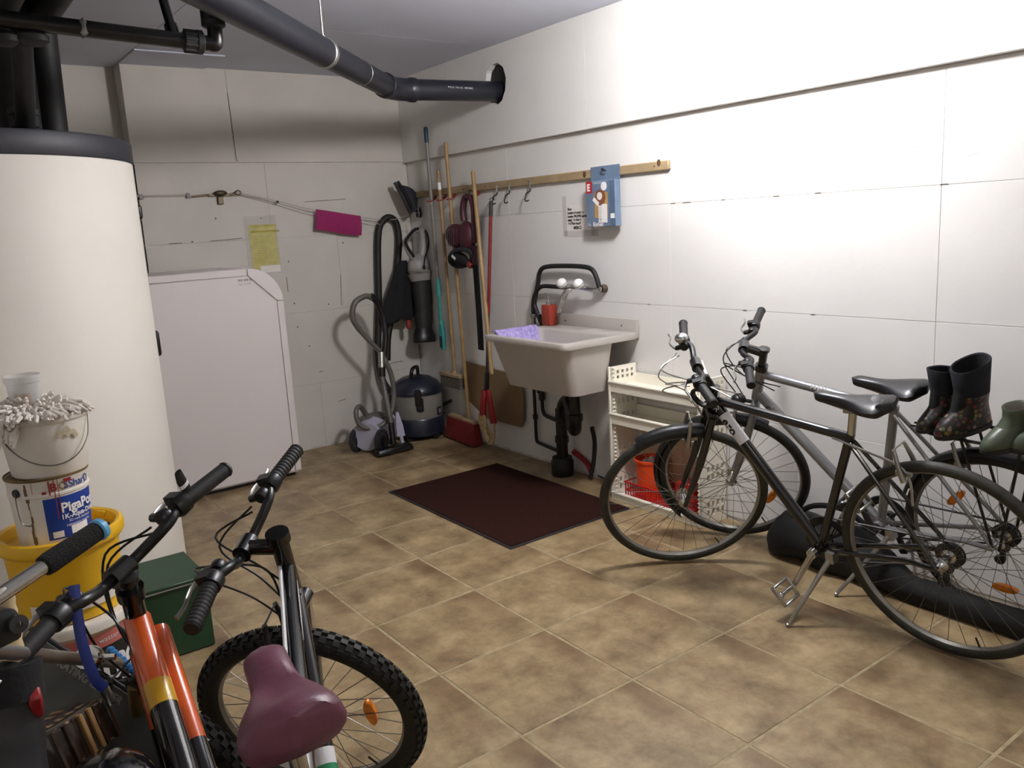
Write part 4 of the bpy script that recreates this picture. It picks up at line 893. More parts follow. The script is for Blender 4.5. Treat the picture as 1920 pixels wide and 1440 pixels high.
def mudguard(mb, c, r, a0, a1, w=.028, n=28):
    rings = []
    for i in range(n+1):
        a = a0+(a1-a0)*i/n; d = V(math.cos(a), 0, math.sin(a)); ring = []
        sec = [(-w, -.014), (-w*.75, -.002), (-w*.3, .006), (w*.3, .006), (w*.75, -.002), (w, -.014), (w*.7, -.006), (w*.25, .002), (-w*.25, .002), (-w*.7, -.006)]
        for (y, q) in sec: ring.append(Vector(c)+V(0, y, 0)+d*(r+q))
        rings.append(ring)
    return mb.loft(rings)
def make_wheel(root, name, c, R, tr, M, tyre, knob=False, reflect=(), nsp=32, hubw=.032, rim='rim_alu'):
    c = Vector(c); rr = R-tr*2+.002
    rimo = MB(M).lathe([(rr, -.011), (rr+.010, -.013), (rr+.014, -.011), (rr+.010, 0), (rr+.014, .011), (rr+.010, .013), (rr, .011), (rr-.006, 0), (rr, -.011)], c, (0, 1, 0), 64).build(name, rim, root, world=False)
    prof = [(R-tr+tr*math.cos(a), tr*math.sin(a)*1.02) for a in [2*PI*i/14 for i in range(15)]]
    MB(M).lathe(prof, c, (0, 1, 0), 72).build('tyre', tyre, rimo, world=False)
    if knob:
        mb = MB(M); nk = 56
        for i in range(nk):
            for j, (ang, wd) in enumerate(((-.95, .011), (-.42, .012), (0, .012), (.42, .012), (.95, .011))):
                th = 2*PI*(i+(.5 if j % 2 else 0))/nk; d = V(math.cos(th), 0, math.sin(th)); tg = V(-math.sin(th), 0, math.cos(th))
                n_ = d*math.cos(ang)+V(0, 1, 0)*math.sin(ang); p = c+d*(R-tr)+n_*(tr+.0015); sd_ = n_.cross(tg)
                mb.box(p, (.017, wd, .008), Matrix((tg, sd_, n_)).transposed())
        mb.build('tread_knobs', tyre, rimo, world=False, smooth=False, stuff=True)
    mb = MB(M)
    for i in range(nsp):
        a = 2*PI*i/nsp; s = 1 if i % 2 else -1; off = .55*(1 if (i//2) % 2 else -1)
        h = c+V(.022*math.cos(a+off), s*hubw*.85, .022*math.sin(a+off)); e = c+V((rr-.004)*math.cos(a), 0, (rr-.004)*math.sin(a))
        mb.tube([h, e], .0011, 4, caps=False)
    mb.build('spokes', 'spoke_steel', rimo, world=False, smooth=False, stuff=True)
    MB(M).lathe([(.008, -hubw-.02), (.010, -hubw-.012), (.024, -hubw), (.024, -hubw+.005), (.014, -hubw+.01), (.014, hubw-.01), (.024, hubw-.005), (.024, hubw), (.010, hubw+.012), (.008, hubw+.02)], c, (0, 1, 0), 18, cap0=True, cap1=True).build('hub', 'chrome', rimo, world=False)
    mb = MB(M); va = -1.9
    mb.rod(c+V((rr-.002)*math.cos(va), 0, (rr-.002)*math.sin(va)), c+V((rr-.038)*math.cos(va), 0, (rr-.038)*math.sin(va)), .003, 6); mb.build('valve', 'black_plastic', rimo, world=False)
    for ra in reflect:
        p = c+V((rr*.66)*math.cos(ra), 0, (rr*.66)*math.sin(ra)); tg = V(-math.sin(ra), 0, math.cos(ra)); d = V(math.cos(ra), 0, math.sin(ra))
        pl = [(.043*math.cos(q), .015*math.sin(q)) for q in [2*PI*k/14 for k in range(14)]]
        MB(M).prism(pl, (0, .016, 0), p-V(0, .008, 0), tg, d).build('spoke_reflector', 'reflector_orange', rimo, world=False, bevel=.002)
    return rimo
def local_of(root, p): return WM[root.name].inverted() @ Vector(p)
def bike(name, label, v, o):
    rx, ry, psi, lean, st, wb, R, ha, sx, sz, htl, gz, gx = v
    Rm = Matrix.Rotation(math.radians(psi), 3, 'Z') @ Matrix.Rotation(math.radians(-lean), 3, 'X')
    root = thing(name, label, 'bicycle', (rx, ry, o.get('dz', .004)), Rm)
    a = math.radians(ha); u = V(-math.cos(a), 0, math.sin(a)); f = V(math.sin(a), 0, math.cos(a))
    hb = V(wb-.048/math.sin(a)-(R+.05)/math.tan(a), 0, 2*R+.05)
    S = Matrix.Translation(hb) @ rotM(u, math.radians(st)) @ Matrix.Translation(-hb)
    fr, fo = o['frame'], o.get('fork', o['frame']); I = None
    def part(mb, nm, m, par=None, **k): return mb.build(nm, m, par or root, world=False, **k)
    # wheels
    make_wheel(root, 'rear_wheel', (0, 0, R), R, o['tr'], I, o['tyre'], o.get('knob', False), o.get('refl_r', ()))
    make_wheel(root, 'front_wheel', (wb, 0, R), R, o['tr'], S, o['tyre'], o.get('knob', False), o.get('refl_f', ()))
    BB = V(o.get('bbx', .43), 0, o.get('bbz', .27)); HT_ = hb+u*htl; HB_ = hb+u*.02
    SC_ = V(*o['sc']); SP = V(sx+.135, 0, sz-.06); tr_ = o.get('tube', .016)
    # frame tubes
    fm = MB(); fm.rod(HB_, HT_, tr_*1.25, 14).build
    fmb = part(fm, 'head_tube', o.get('head', fr))
    part(MB().tube([HB_+u*o.get('ttd', htl-.05), SC_+V(.0, 0, -.015)], o.get('ttr', tr_), 14), 'top_tube', fr)
    dt = part(MB().tube([HB_+u*.03, BB], o.get('dtr', tr_*1.25), 14), 'down_tube', fr)
    part(MB().tube([BB, SC_], tr_, 14).lathe([(.021, -.035), (.021, .035)], BB, (0, 1, 0), 14, cap0=True, cap1=True), 'seat_tube', fr)
    part(MB().tube([SC_-V(0, 0, .01), SP], .0135, 12), 'seat_post', o.get('post', 'chrome'))
    mb = MB()
    for s in (-1, 1):
        mb.tube([BB+V(-.03, s*.02, 0), V(.10, s*.05, R-.005), V(0, s*.062, R)], .009, 8); mb.tube([SC_+V(0, s*.012, -.03), V(.04, s*.055, R+.06), V(0, s*.062, R)], .0075, 8)
    part(mb, 'rear_stays', fr)
    # saddle
    sad = part(saddle_mesh(MB(Matrix.Translation(V(sx+.12, 0, 0)) @ rotM((0, 0, 1), math.radians(o.get('sadyaw', 0))) @ Matrix.Translation(V(-sx-.12, 0, 0))), sx, sx+.27*o.get('ss', 1), sz, sz-.005, o.get('sw', .075), o.get('sth', .055), o.get('cut', False), nosew=o.get('nosew', .30)), 'saddle', o['saddle'])
    mb = MB()
    for s in (-1, 1): mb.tube([(sx+.05, s*.022, sz-.045), (sx+.12, s*.02, sz-.062), (sx+.22, s*.012, sz-.045)], .0035, 6)
    mb.box(SP+V(0, 0, .005), (.045, .05, .022)); part(mb, 'saddle_rails', 'alu', sad)
    # fork
    mb = MB(S)
    for s in (-1, 1):
        ft = V(wb, s*.052, R); cr = hb+V(0, s*.045, 0)-u*.005
        if o.get('susp'):
            mid = cr.lerp(ft, .45); mb.tube([mid, ft], [.020, .017], 12)
        else: mb.tube(spline([cr, cr.lerp(ft, .5)-f*.008, cr.lerp(ft, .8)-f*.004, ft], 4), [.0155]*5+[.013]*4+[.010]*4, 10)
    mb.tube([hb+V(0, -.05, 0)-u*.005, hb+V(0, .05, 0)-u*.005], .019, 10)
    if o.get('susp'):
        am = hb.lerp(V(wb, 0, R), .40); mb.tube(spline([am+V(0, -.05, 0), am+V(0, -.045, 0)+f*.03+u*.03, am+f*.045+u*.045, am+V(0, .045, 0)+f*.03+u*.03, am+V(0, .05, 0)], 3), .010, 8)
    fk = part(mb, 'fork', fo)
    if o.get('susp'):
        mb = MB(S)
        for s in (-1, 1):
            ft = V(wb, s*.052, R); cr = hb+V(0, s*.045, 0); mb.tube([cr, cr.lerp(ft, .5)], .0135, 12)
        part(mb, 'stanchions', o['susp'], fk)
    # stem and bar
    bc = hb+u*(gz-o.get('rise', .03))+V(gx+o.get('fwd', .03), 0, 0)
    st0 = hb+u*htl; st1 = hb+u*((gz-.06 if not o.get('quill') else gz-.03) if not o.get('diag') else htl+.035)
    part(MB(S).tube([st0-u*.01, st1], .0165, 12).tube([st1-u*.012, bc], [.019, .017], 12).lathe([(.021, -.025), (.021, .025)], bc, (0, 1, 0), 14, cap0=True, cap1=True).lathe([(.022, 0), (.022, .012), (.012, .016)], st1-u*.002, u, 14, cap1=True).lathe([(.026, -.012), (.026, .012)], st0, u, 14, cap0=True, cap1=True), 'stem', o.get('stem', 'black_paint'))
    bk = o.get('bk', .0); hwid = .29
    ge = hb+u*gz+V(gx, 0, 0)
    def bp(s): return spline([bc, bc+V(0, s*.05, 0), bc.lerp(ge, .75)+V(0, s*.11, 0), ge+V(.02, s*.17, 0), ge+V(0, s*hwid, 0)], 5)
    pl, prr = bp(1), bp(-1)
    hbq = part(MB(S).tube(list(reversed(pl))+prr[1:], .0112, 12), 'handlebar', o.get('bar', 'black_plastic'))
    for s in (-1, 1):
        g0 = ge+V(.018, s*.175, 0); g1 = ge+V(0, s*hwid, 0); d = (g1-g0).normalized()
        mb = MB(S); k = 11 if o.get('ribbed') else 4
        ps = [g0+(g1-g0)*(i/(2*k)) for i in range(2*k+1)]; mb.tube(ps, [(.0165 if i % 2 else .0185) if o.get('ribbed') else .0165 for i in range(2*k+1)], 14); mb.tube([g1, g1+d*.006], [.018, .015], 14)
        part(mb, 'grip', o.get('grip', 'black_rubber'))
        if o.get('shifter', True): part(MB(S).tube([g0-d*.028, g0-d*.02, g0+d*.004], [.020, .024, .021], 14).box(g0-d*.012+V(.0, 0, .012)+f*.01, (.03, .022, .018)), 'shifter', 'black_plastic')
        # brake lever
        p = g0-d*.055; mb = MB(S); mb.lathe([(.015, -.012), (.017, -.008), (.017, .008), (.015, .012)], p, d, 12, cap0=True, cap1=True); mb.tube([p, p+f*.035-V(0, 0, .012)], [.011, .009], 8); bl = part(mb, 'brake_clamp', 'black_plastic')
        q = p+f*.036-V(0, 0, .014)
        part(MB(S).tube(spline([q, q+d*.045+f*.022-V(0, 0, .008), q+d*.095+f*.020-V(0, 0, .01), q+d*.125+f*.028-V(0, 0, .012)], 4), .0058, 8, flat=((0, 0, 1), .6)), 'brake_lever', o.get('lever', 'chrome'), bl)
    if o.get('bell'):
        part(MB(S).ball(ge+V(.03, -.125, .035), .026, 16, (1, 1, .7)), 'bell', 'chrome')
    # cables
    mb = MB()
    for s in (-1, 1):
        q = S @ (ge+V(.06, s*.11, -.015)); e = S @ (hb-u*.02+f*.03+V(0, s*.02, 0)); e2 = HB_+u*.06+V(-.09, s*.02, 0)
        mid = S @ (ge+V(.15, s*.05, -.06))
        mb.tube(spline([q, mid, S @ (hb+u*.06+f*.09+V(0, s*.03, 0)), e], 7), .0026, 6)
        mb.tube(spline([q-V(.01, 0, .01), mid+V(-.02, 0, .03), S @ (hb+u*.12+f*.06), e2], 7), .0026, 6)
    part(mb, 'cables', o.get('cable', 'black_plastic'))
    # v-brakes
    for nm, c, ax, Mx in (('front_brake', V(wb, 0, R), u, S), ('rear_brake', V(0, 0, R), V(.32, 0, .95).normalized(), None)):
        mb = MB(Mx); base = c+ax*(R-.05); top = c+ax*(R+.055)
        off = (V(math.sin(a), 0, math.cos(a))*(.028 if nm[0] == 'f' else -.0))
        for s in (-1, 1): mb.tube([base+V(0, s*.048, 0)+off, c+ax*(R)+V(0, s*.046, 0)+off, top+V(0, s*.034, 0)+off], [.010, .008, .006], 8); mb.box(c+ax*(R-.028)+V(0, s*.030, 0)+off*.6, (.05, .012, .014))
        mb.tube([top+V(0, -.04, 0)+off, top+V(0, .045, 0)+off], .0025, 6); part(mb, nm, o.get('brake', 'alu'))
    # drivetrain
    rgs = MB(); cr_y = -.048
    rgs.lathe([(.062, -.002), (.088, -.002), (.090, 0), (.088, .002), (.062, .002), (.062, -.002)], BB+V(0, cr_y, 0), (0, 1, 0), 36)
    for k in range(5): q = 2*PI*k/5; rgs.rod(BB+V(0, cr_y, 0), BB+V(.066*math.cos(q), cr_y, .066*math.sin(q)), .006, 6)
    part(rgs, 'chainring', 'dark_plastic')
    part(MB().lathe([(.02, -.012), (.045, -.012), (.030, .014), (.015, .016)], V(0, -.045, R), (0, -1, 0), 24, cap0=True, cap1=True), 'cassette', 'dark_plastic')
    ch = []
    for k in range(13): q = -PI/2+PI*k/12; ch.append(BB+V(.091*math.cos(q), cr_y, .091*math.sin(q)))
    for k in range(13): q = PI/2+PI*k/12; ch.append(V(.042*math.cos(q), cr_y, R+.042*math.sin(q)))
    part(MB().tube(ch, .0042, 6, closed=True), 'chain', 'dark_plastic')
    part(MB().box((.02, -.052, R-.07), (.018, .012, .09)).lathe([(.018, -.004), (.018, .004)], V(.012, -.05, R-.06), (0, 1, 0), 12, cap0=True, cap1=True).lathe([(.018, -.004), (.018, .004)], V(.03, -.05, R-.115), (0, 1, 0), 12, cap0=True, cap1=True), 'derailleur', 'dark_plastic')
    ca = math.radians(o.get('crank', -115)); cd = V(math.cos(ca), 0, math.sin(ca))
    for s in (-1, 1):
        e = BB+V(0, s*.062, 0); tip = e+cd*(.165*s)+V(0, s*.012, 0)
        k = part(MB().tube([e-cd*(.008*s), e+cd*.02*s, tip], [.017, .013, .0105], 10, flat=((0, 1, 0), 1)).lathe([(.018, -.01), (.018, .01)], e, (0, 1, 0), 14, cap0=True, cap1=True), 'crank', o.get('crankm', 'chrome'))
        pc = tip+V(0, s*.06, 0); mb = MB(); rot_ = Matrix.Rotation(o.get('pedrot', .5), 3, 'Y')
        for dx in (-1, 1): mb.box(pc+rot_ @ V(dx*.036, 0, 0), (.010, .088, .020), rot_)
        for dy in (-1, 1): mb.box(pc+rot_ @ V(0, dy*.042, 0), (.072, .008, .020), rot_)
        pd = part(mb, 'pedal', o.get('pedm', 'alu'), k, bevel=.003)
        part(MB().rod(tip, pc+V(0, s*.036, 0), .008, 10).ball(pc+V(0, s*.03, 0), .013, 10), 'pedal_axle', 'chrome', pd)
    if o.get('stand'):
        ft = local_of(root, o['stand']); ft.z = ft.z; p0 = BB+V(-.055, .03, -.012)
        part(MB().box(p0, (.03, .035, .04)).tube([p0, p0.lerp(ft, .3), ft], [.011, .009, .007], 10).ball(ft+(p0-ft).normalized()*.004, .009, 8), 'kickstand', 'alu')
    return root, S, dict(hb=hb, u=u, f=f, BB=BB, HT=HT_, HB=HB_, SC=SC_, R=R, wb=wb)
def txt_on_tube(root, p0, p1, s, body, size, rad, m, nm='lettering', side=1, t0=.2, bold=.0, up=None, flip=False):
    mb = MB(); p0, p1 = Vector(p0), Vector(p1); ax = (p1-p0).normalized(); sv = V(0, side, 0); ay = sv.cross(ax).normalized()
    vs, fs = text_mesh(body, size, 'LEFT', bold); o_ = p0.lerp(p1, t0); out = []
    for v in vs:
        q = (v.y-size*.33)/rad + .25; out.append(o_+ax*v.x+rad*(math.cos(q)*sv+math.sin(q)*ay))
    mb.add(out, fs); return mb.build(nm, m, root, world=False, smooth=False)

# black trekking bike nearest the viewer
b1, S1_, g1 = bike('trekking_bicycle', 'black trekking bicycle on its kickstand nearest the viewer at right', [-.485, -4.154, 93.08, 10.36, 48.1, 1.031, .343, 71.44, .135, .883, .061, .246, .086],
    dict(frame='black_paint', tyre='tyre_grey', tr=.019, saddle='saddle_black', sc=(.285, 0, .735), ttd=.03, ttr=.0165, dtr=.021, stand=(-.717, -3.70, 0.003), crank=-62, diag=True, bell=True, cable='alu', stem='black_paint', quill=True, fwd=.0, rise=.02, tube=.0155, sw=.078, pedrot=-.9))
def L1(mb, nm, m, **k): return mb.build(nm, m, b1, world=False, **k)
mb = MB(S1_); mudguard(mb, (g1['wb'], 0, g1['R']), g1['R']+.014, math.radians(70), math.radians(114), .030, 14); L1(mb, 'front_mudguard', 'black_plastic')
for k in range(3): L1(MB().tube([g1['HB']+g1['u']*.045+V(.02+.045*math.cos(q), .026+.006*k+.02*math.sin(q), .0+.042*math.sin(q)) for q in [2*PI*i/20 for i in range(20)]], .0065, 8, closed=True), 'lock_coil', 'black_plastic')
mb = MB(S1_); cbox = g1['hb']+g1['u']*.19+V(.10, 0, 0); mb.box(g1['hb']+g1['u']*.15+V(.055, -.01, 0), (.006, .10, .075), Matrix.Rotation(-.3, 3, 'Y')); L1(mb, 'bar_plate', 'brass', bevel=.003); L1(MB(S1_).box(g1['hb']+g1['u']*.195+V(.052, -.01, 0), (.018, .105, .012), Matrix.Rotation(-.2, 3, 'Y')), 'bar_bracket', 'alu', bevel=.003)
p_, q_ = g1['HB']+g1['u']*.03, g1['BB']; d_ = (q_-p_).normalized()
L1(MB().tube([p_+d_*.07, p_+d_*.20], .0218, 14), 'white_badge', 'white_decal')
txt_on_tube(b1, p_, q_, None, 'ero', .048, .0224, 'ink', side=1, t0=.135, bold=.0012, flip=False)
txt_on_tube(b1, p_, q_, None, 'CR', .034, .0216, 'white_decal', side=1, t0=.01, flip=False)
L1(MB().tube(spline([g1['SC']+V(.06, .012, -.02), g1['SC']+V(-.02, .02, -.035), V(.10, .03, g1['R']+.31), V(.07, .045, g1['R']+.20)], 6), .0045, 8), 'brake_cable', 'alu')
L1(MB().lathe([(.016, 0), (.012, .0006), (.0, .0008)], V(.165, .045, .892), (-.15, .45, .9), 16), 'saddle_emblem', 'dark_plastic')
# silver city bike by the wall
b2, S2_, g2 = bike('city_bicycle', 'silver city bicycle with mudguards and carrier standing along the wall', [-.138, -4.183, 90.72, 13.5, 31.7, 1.106, .328, 71.24, .211, .888, .171, .28, .033],
    dict(frame='silver_paint', tyre='tyre_black', tr=.020, saddle='saddle_black', sc=(.33, 0, .78), ttd=.12, ttr=.017, dtr=.021, crank=75, quill=True, tube=.0165, bar='black_plastic', fwd=.05, rise=.0, refl_f=(-2.45,), refl_r=(.75, -1.6), sw=.078, stand=(-.385, -3.68, .006), lever='alu', pedm='dark_plastic', crankm='dark_plastic'))
def L2(mb, nm, m, **k): return mb.build(nm, m, b2, world=False, **k)
R2_ = g2['R']
L2(mudguard(MB(S2_), (g2['wb'], 0, R2_), R2_+.012, math.radians(-35), math.radians(128)), 'front_mudguard', 'black_plastic')
L2(mudguard(MB(), (0, 0, R2_), R2_+.012, math.radians(20), math.radians(195)), 'rear_mudguard', 'black_plastic')
RKZ = .722
mb = MB()
for s in (-1, 1):
    mb.tube(spline([(.22, s*.03, RKZ+.005), (.16, s*.055, RKZ), (-.15, s*.06, RKZ), (-.28, s*.05, RKZ)], 5), .0055, 8)
    mb.tube([(-.02, s*.062, R2_), (-.06, s*.065, .52), (-.10, s*.06, RKZ)], .005, 8); mb.tube([(.0, s*.062, R2_), (.08, s*.06, RKZ)], .005, 8)
for x in (.16, .08, -.02, -.12, -.22): mb.tube([(x, -.056, RKZ), (x, .056, RKZ)], .0045, 8)
mb.tube([(.22, -.03, RKZ+.005), (.22, .03, RKZ+.005)], .0055, 8); mb.tube([(.20, .02, RKZ), (.27, .012, .72)], .004, 6); mb.tube([(.20, -.02, RKZ), (.27, -.012, .72)], .004, 6)
L2(mb, 'carrier', 'black_plastic')
txt_on_tube(b2, g2['HB']+g2['u']*.12, g2['SC'], None, 'PRIMA', .026, .0178, 'white_decal', side=1, t0=.42, bold=.001)
txt_on_tube(b2, g2['HB']+g2['u']*.03, g2['BB'], None, 'city', .05, .0215, 'dark_plastic', side=1, t0=.10)
L2(MB(S2_).ball(g2['hb']+g2['u']*.0+g2['f']*.07, .032, 14, (1, 1, .8)).rod(g2['hb'], g2['hb']+g2['f']*.07, .008, 8), 'headlamp', 'black_plastic')
p_ = local_of(b2, (0, 0, 0))

# ------------------------------------------------------------------ boots on the carrier
def carrier_pt(lx, ly): return WM[b2.name] @ V(lx, ly, RKZ+.0065)
def boot(name, label, cat, loc, yaw, levels, mats, group, tilt=0.0, sole=.022, sc=1.0):
    levels = [tuple(q*sc for q in l) for l in levels]; mats = dict(mats, split=mats['split']*sc); sole *= sc
    Rm = Matrix.Rotation(math.radians(-13.5), 3, V(0, 1, 0)) if False else Matrix.Rotation(0, 3, 'Z')
    base = Matrix.Rotation(math.radians(90.72), 3, 'Z') @ Matrix.Rotation(math.radians(-13.5), 3, 'X') @ Matrix.Rotation(math.radians(yaw-90.72), 3, 'Z')
    t = thing(name, label, cat, loc, base, group)
    def ring(z, bk, ft, hw, k=1.0, n=24):
        c = (bk+ft)/2; L = (ft-bk)/2; out = []
        for i in range(n):
            a = 2*PI*i/n; cx, sy = math.cos(a), math.sin(a)
            wx_ = hw*(1-.18*max(0, -cx)) if L > hw*1.4 else hw
            out.append(V(c+L*abs(cx)**.85*(1 if cx > 0 else -1), wx_*abs(sy)**.85*(1 if sy > 0 else -1), z+tilt*(c+L*cx)*(1 if z > .18*sc else 0)))
        return out
    lo, hi = [l for l in levels if l[0] <= mats['split']], [l for l in levels if l[0] >= mats['split']]
    MB().loft([ring(0, levels[0][1]+.006, levels[0][2]-.006, levels[0][3]-.004), ring(.004, levels[0][1]-.003, levels[0][2]+.003, levels[0][3]+.003), ring(sole, levels[0][1]-.004, levels[0][2]+.004, levels[0][3]+.004)]).build('sole', mats['sole'], t, world=False)
    MB().loft([ring(max(z, sole-.002), b, f, h) for (z, b, f, h) in lo], True, False).build('foot', mats['foot'], t, world=False, angle=60)
    sh_ = [ring(z, b, f, h) for (z, b, f, h) in hi]
    zt, bt_, ft_, ht_ = hi[-1]
    sh_ += [ring(zt+.003, bt_+.002, ft_-.002, ht_-.002), ring(zt, bt_+.006, ft_-.006, ht_-.006)]
    MB().loft(sh_, False, False).build('shaft', mats['shaft'], t, world=False, angle=60)
    MB().loft([ring(zt, bt_+.006, ft_-.006, ht_-.006), ring(zt-.05, hi[max(0, len(hi)-2)][1]+.008, hi[max(0, len(hi)-2)][2]-.008, hi[max(0, len(hi)-2)][3]-.008), ring(sole+.03, levels[3][1]+.012, levels[3][2]-.02, levels[3][3]-.01)], False, True).build('lining', mats['lining'], t, world=False)
    return t
FL = [(.0, -.062, .150, .042), (.03, -.064, .152, .044), (.05, -.062, .142, .043), (.07, -.059, .118, .041), (.09, -.056, .088, .040), (.115, -.055, .065, .042), (.15, -.057, .058, .048), (.20, -.062, .062, .053), (.255, -.066, .066, .056)]
fm_ = dict(split=.15, sole='boot_sole', foot='boot_floral', shaft='neoprene', lining='black_cloth')
boot('floral_boot', 'dark flower printed boot with navy shaft nearest the saddles', 'boot', carrier_pt(.165, -.03), 158, FL, fm_, 'flower printed boots on the carrier', .25, sc=.78)
boot('floral_boot', 'taller looking flower printed boot with toe forward beside the green clogs', 'boot', carrier_pt(.070, -.015), 150, FL[:-1]+[(.262, -.068, .068, .058)], fm_, 'flower printed boots on the carrier', -.25, sc=.90)
GL = [(.0, -.06, .135, .042), (.03, -.062, .138, .044), (.05, -.06, .125, .043), (.07, -.056, .10, .040), (.09, -.05, .068, .037), (.115, -.048, .046, .036), (.14, -.052, .042, .040), (.155, -.056, .044, .043)]
gm_ = dict(split=.09, sole='boot_sole', foot='boot_green', shaft='boot_green', lining='boot_lining')
boot('green_clog', 'low olive green rubber boot fully in view on the carrier', 'boot', carrier_pt(-.085, .045), 148, GL, gm_, 'olive rubber boots on the carrier', sc=.86)
boot('green_clog', 'low olive green rubber boot cut by the right picture edge', 'boot', carrier_pt(-.185, .05), 110, GL, gm_, 'olive rubber boots on the carrier', sc=.86)
# black bundle on the floor by the wall
bg = thing('black_bag', 'long black bag lying on the floor behind the bicycles', 'bag', (-.14, -3.8, 0))
ring_ = []
for i in range(33):
    t = i/32; y = -3.225-1.10*t; k = min(1, max(0, (t-.38)/.22)); rr = .108*(1-k)+.052*k
    if t < .10: rr *= math.sqrt(max(.05, 1-((.10-t)/.10)**2))
    if t > .97: rr *= .6
    xc = -.158*(1-k)-.215*k; r_ = []
    for m in range(20):
        a = 2*PI*m/20; q = 1+.16*noise.noise(V(math.cos(a)*1.6, math.sin(a)*1.6, 9*t))+.04*math.sin(5*a+20*t); r_.append(V(xc+rr*q*math.cos(a), y, max(.003, rr*.88+rr*q*math.sin(a)*.95)))
    ring_.append(r_)
MB().loft(ring_).build('bag', 'bag_black', bg, angle=70)
MB().tube(spline([(-.20, -3.36, .19), (-.17, -3.44, .25), (-.14, -3.56, .255), (-.13, -3.66, .20)], 6), .012, 8).build('handle', 'black_cloth', bg)
# ------------------------------------------------------------------ bucket stack in front of the tank
BX, BY = -2.807, -2.72; FA = math.radians(-95.0)
eb = thing('resin_bucket', 'beige bucket with black lettered label under the yellow tub', 'bucket', (BX, BY, 0))
MB().lathe([(.135, .0), (.142, .006), (.156, .395), (.160, .398), (.160, .402)], (BX, BY, 0), n=56, cap0=True).build('pail', 'bucket_beige', eb)
MB().lathe([(.158, .398), (.166, .400), (.168, .424), (.164, .430), (.15, .431), (.001, .431)], (BX, BY, 0), n=56).build('lid', 'white_plastic', eb)
mb = MB(); patch_cyl(mb, (BX, BY, 0), .1508, FA-.35, FA+1.5, .12, .345, 30, .1560); mb.build('label', 'label_black', eb)
mb = MB(); patch_cyl(mb, (BX, BY, 0), .1562, FA-1.4, FA+1.5, .345, .388, 30, .1568); mb.build('label_band', 'label_pink', eb)
mb = MB(); text_cyl(mb, 'E', .078, (BX, BY, 0), .1560, FA-.02, .235, bold=.004); text_cyl(mb, 'U', .078, (BX, BY, 0), .1562, FA+.30, .24, bold=.004); text_cyl(mb, 'PON', .078, (BX, BY, 0), .1566, FA+.52, .255, bold=.003)
text_cyl(mb, '* * *', .05, (BX, BY, 0), .156, FA+.35, .19, bold=.003); text_cyl(mb, 'BOSSHARD', .032, (BX, BY, 0), .154, FA+.35, .14)
mb.build('label_lettering', 'white_decal', eb)
mb = MB(); text_cyl(mb, 'wasser  harz', .022, (BX, BY, 0), .1572, FA+.30, .36); mb.build('band_lettering', 'white_decal', eb)
yb = thing('yellow_tub', 'yellow plastic tub with recessed lid carrying the paint can', 'bucket', (BX, BY, .432))
MB().lathe([(.130, .432), (.138, .436), (.150, .645), (.153, .65)], (BX, BY, 0), n=56, cap0=True).build('tub', 'yellow_plastic', yb)
MB().lathe([(.151, .636), (.160, .640), (.167, .650), (.169, .668), (.166, .680), (.158, .684), (.149, .680), (.145, .664), (.143, .652), (.001, .651)], (BX, BY, 0), n=56).build('lid', 'yellow_plastic', yb)
for a in (.6, 3.3): MB().box((BX+.146*math.cos(a), BY+.146*math.sin(a), .668), (.012, .05, .02), Matrix.Rotation(a, 3, 'Z')).build('lid_lug', 'yellow_plastic', yb, bevel=.003)
mb = MB(); patch_cyl(mb, (BX, BY, 0), .1445, FA-.8, FA+.9, .47, .50, 24, .1455); mb.build('white_strip', 'white_plastic', yb)
# paint can
PX, PY = BX-.012, BY-.02; PZ = .654
pc = thing('paint_can', 'white paint can with blue label and red paint drips', 'paint can', (PX, PY, PZ))
MB().lathe([(.088, .0), (.093, .005), (.101, .150), (.104, .152), (.104, .158), (.1015, .160), (.103, .192), (.1055, .195), (.1055, .202), (.100, .202), (.098, .196)], (PX, PY, PZ), n=56, cap0=True).build('pail', 'white_plastic', pc)
MB().lathe([(.1045, .196), (.107, .199), (.107, .204), (.103, .206), (.10, .200), (.001, .199)], (PX, PY, PZ), n=56).build('rim', 'stain_brown', pc)
mb = MB(); patch_cyl(mb, (PX, PY, PZ), .0950, FA-.22, FA+1.35, .025, .145, 24, .1014); mb.build('blue_label', 'label_blue', pc)
for (a0, a1, z0, z1) in ((-.10, .18, .03, .048), (.40, .95, .032, .062)):
    mb = MB(); patch_cyl(mb, (PX, PY, PZ), .0958+.0003, FA+a0, FA+a1, z0, z1, 8, .0968); mb.build('label_box', 'white_card', pc)
mb = MB(); text_cyl(mb, 'PigaPor', .038, (PX, PY, PZ), .1012, FA+.18, .100, bold=.0012); text_cyl(mb, '1K-Aqua-Dicks', .019, (PX, PY, PZ), .1002, FA+.16, .080, bold=.0005); text_cyl(mb, 'SD matt deckend', .010, (PX, PY, PZ), .0995, FA+.35, .069); text_cyl(mb, 'pigmentiert waschbar', .009, (PX, PY, PZ), .0990, FA+.27, .058); mb.build('label_lettering', 'white_card', pc)
mb = MB(); text_cyl(mb, 'SSharD', .030, (PX, PY, PZ), .1037, FA+.33, .166, bold=.0003); mb.build('maker_lettering', 'label_blue', pc)
mb = MB(); text_cyl(mb, 'B', .030, (PX, PY, PZ), .1037, FA+.0, .166, bold=.001); mb.build('maker_initial', 'paint_drip', pc)
mb = MB(); text_cyl(mb, 'O', .030, (PX, PY, PZ), .1037, FA+.20, .166, bold=.001); mb.build('maker_ring', 'gold_alu', pc)
mb = MB()
for (a, z0, z1, w_) in ((-.02, .155, .198, .016), (.10, .085, .198, .012), (.19, .10, .198, .008), (-.42, .165, .198, .006), (-.15, .16, .168, .05), (.45, .185, .199, .10)):
    patch_cyl(mb, (PX, PY, PZ), .1045, FA+a-w_, FA+a+w_, z0, z1, 3, .1055)
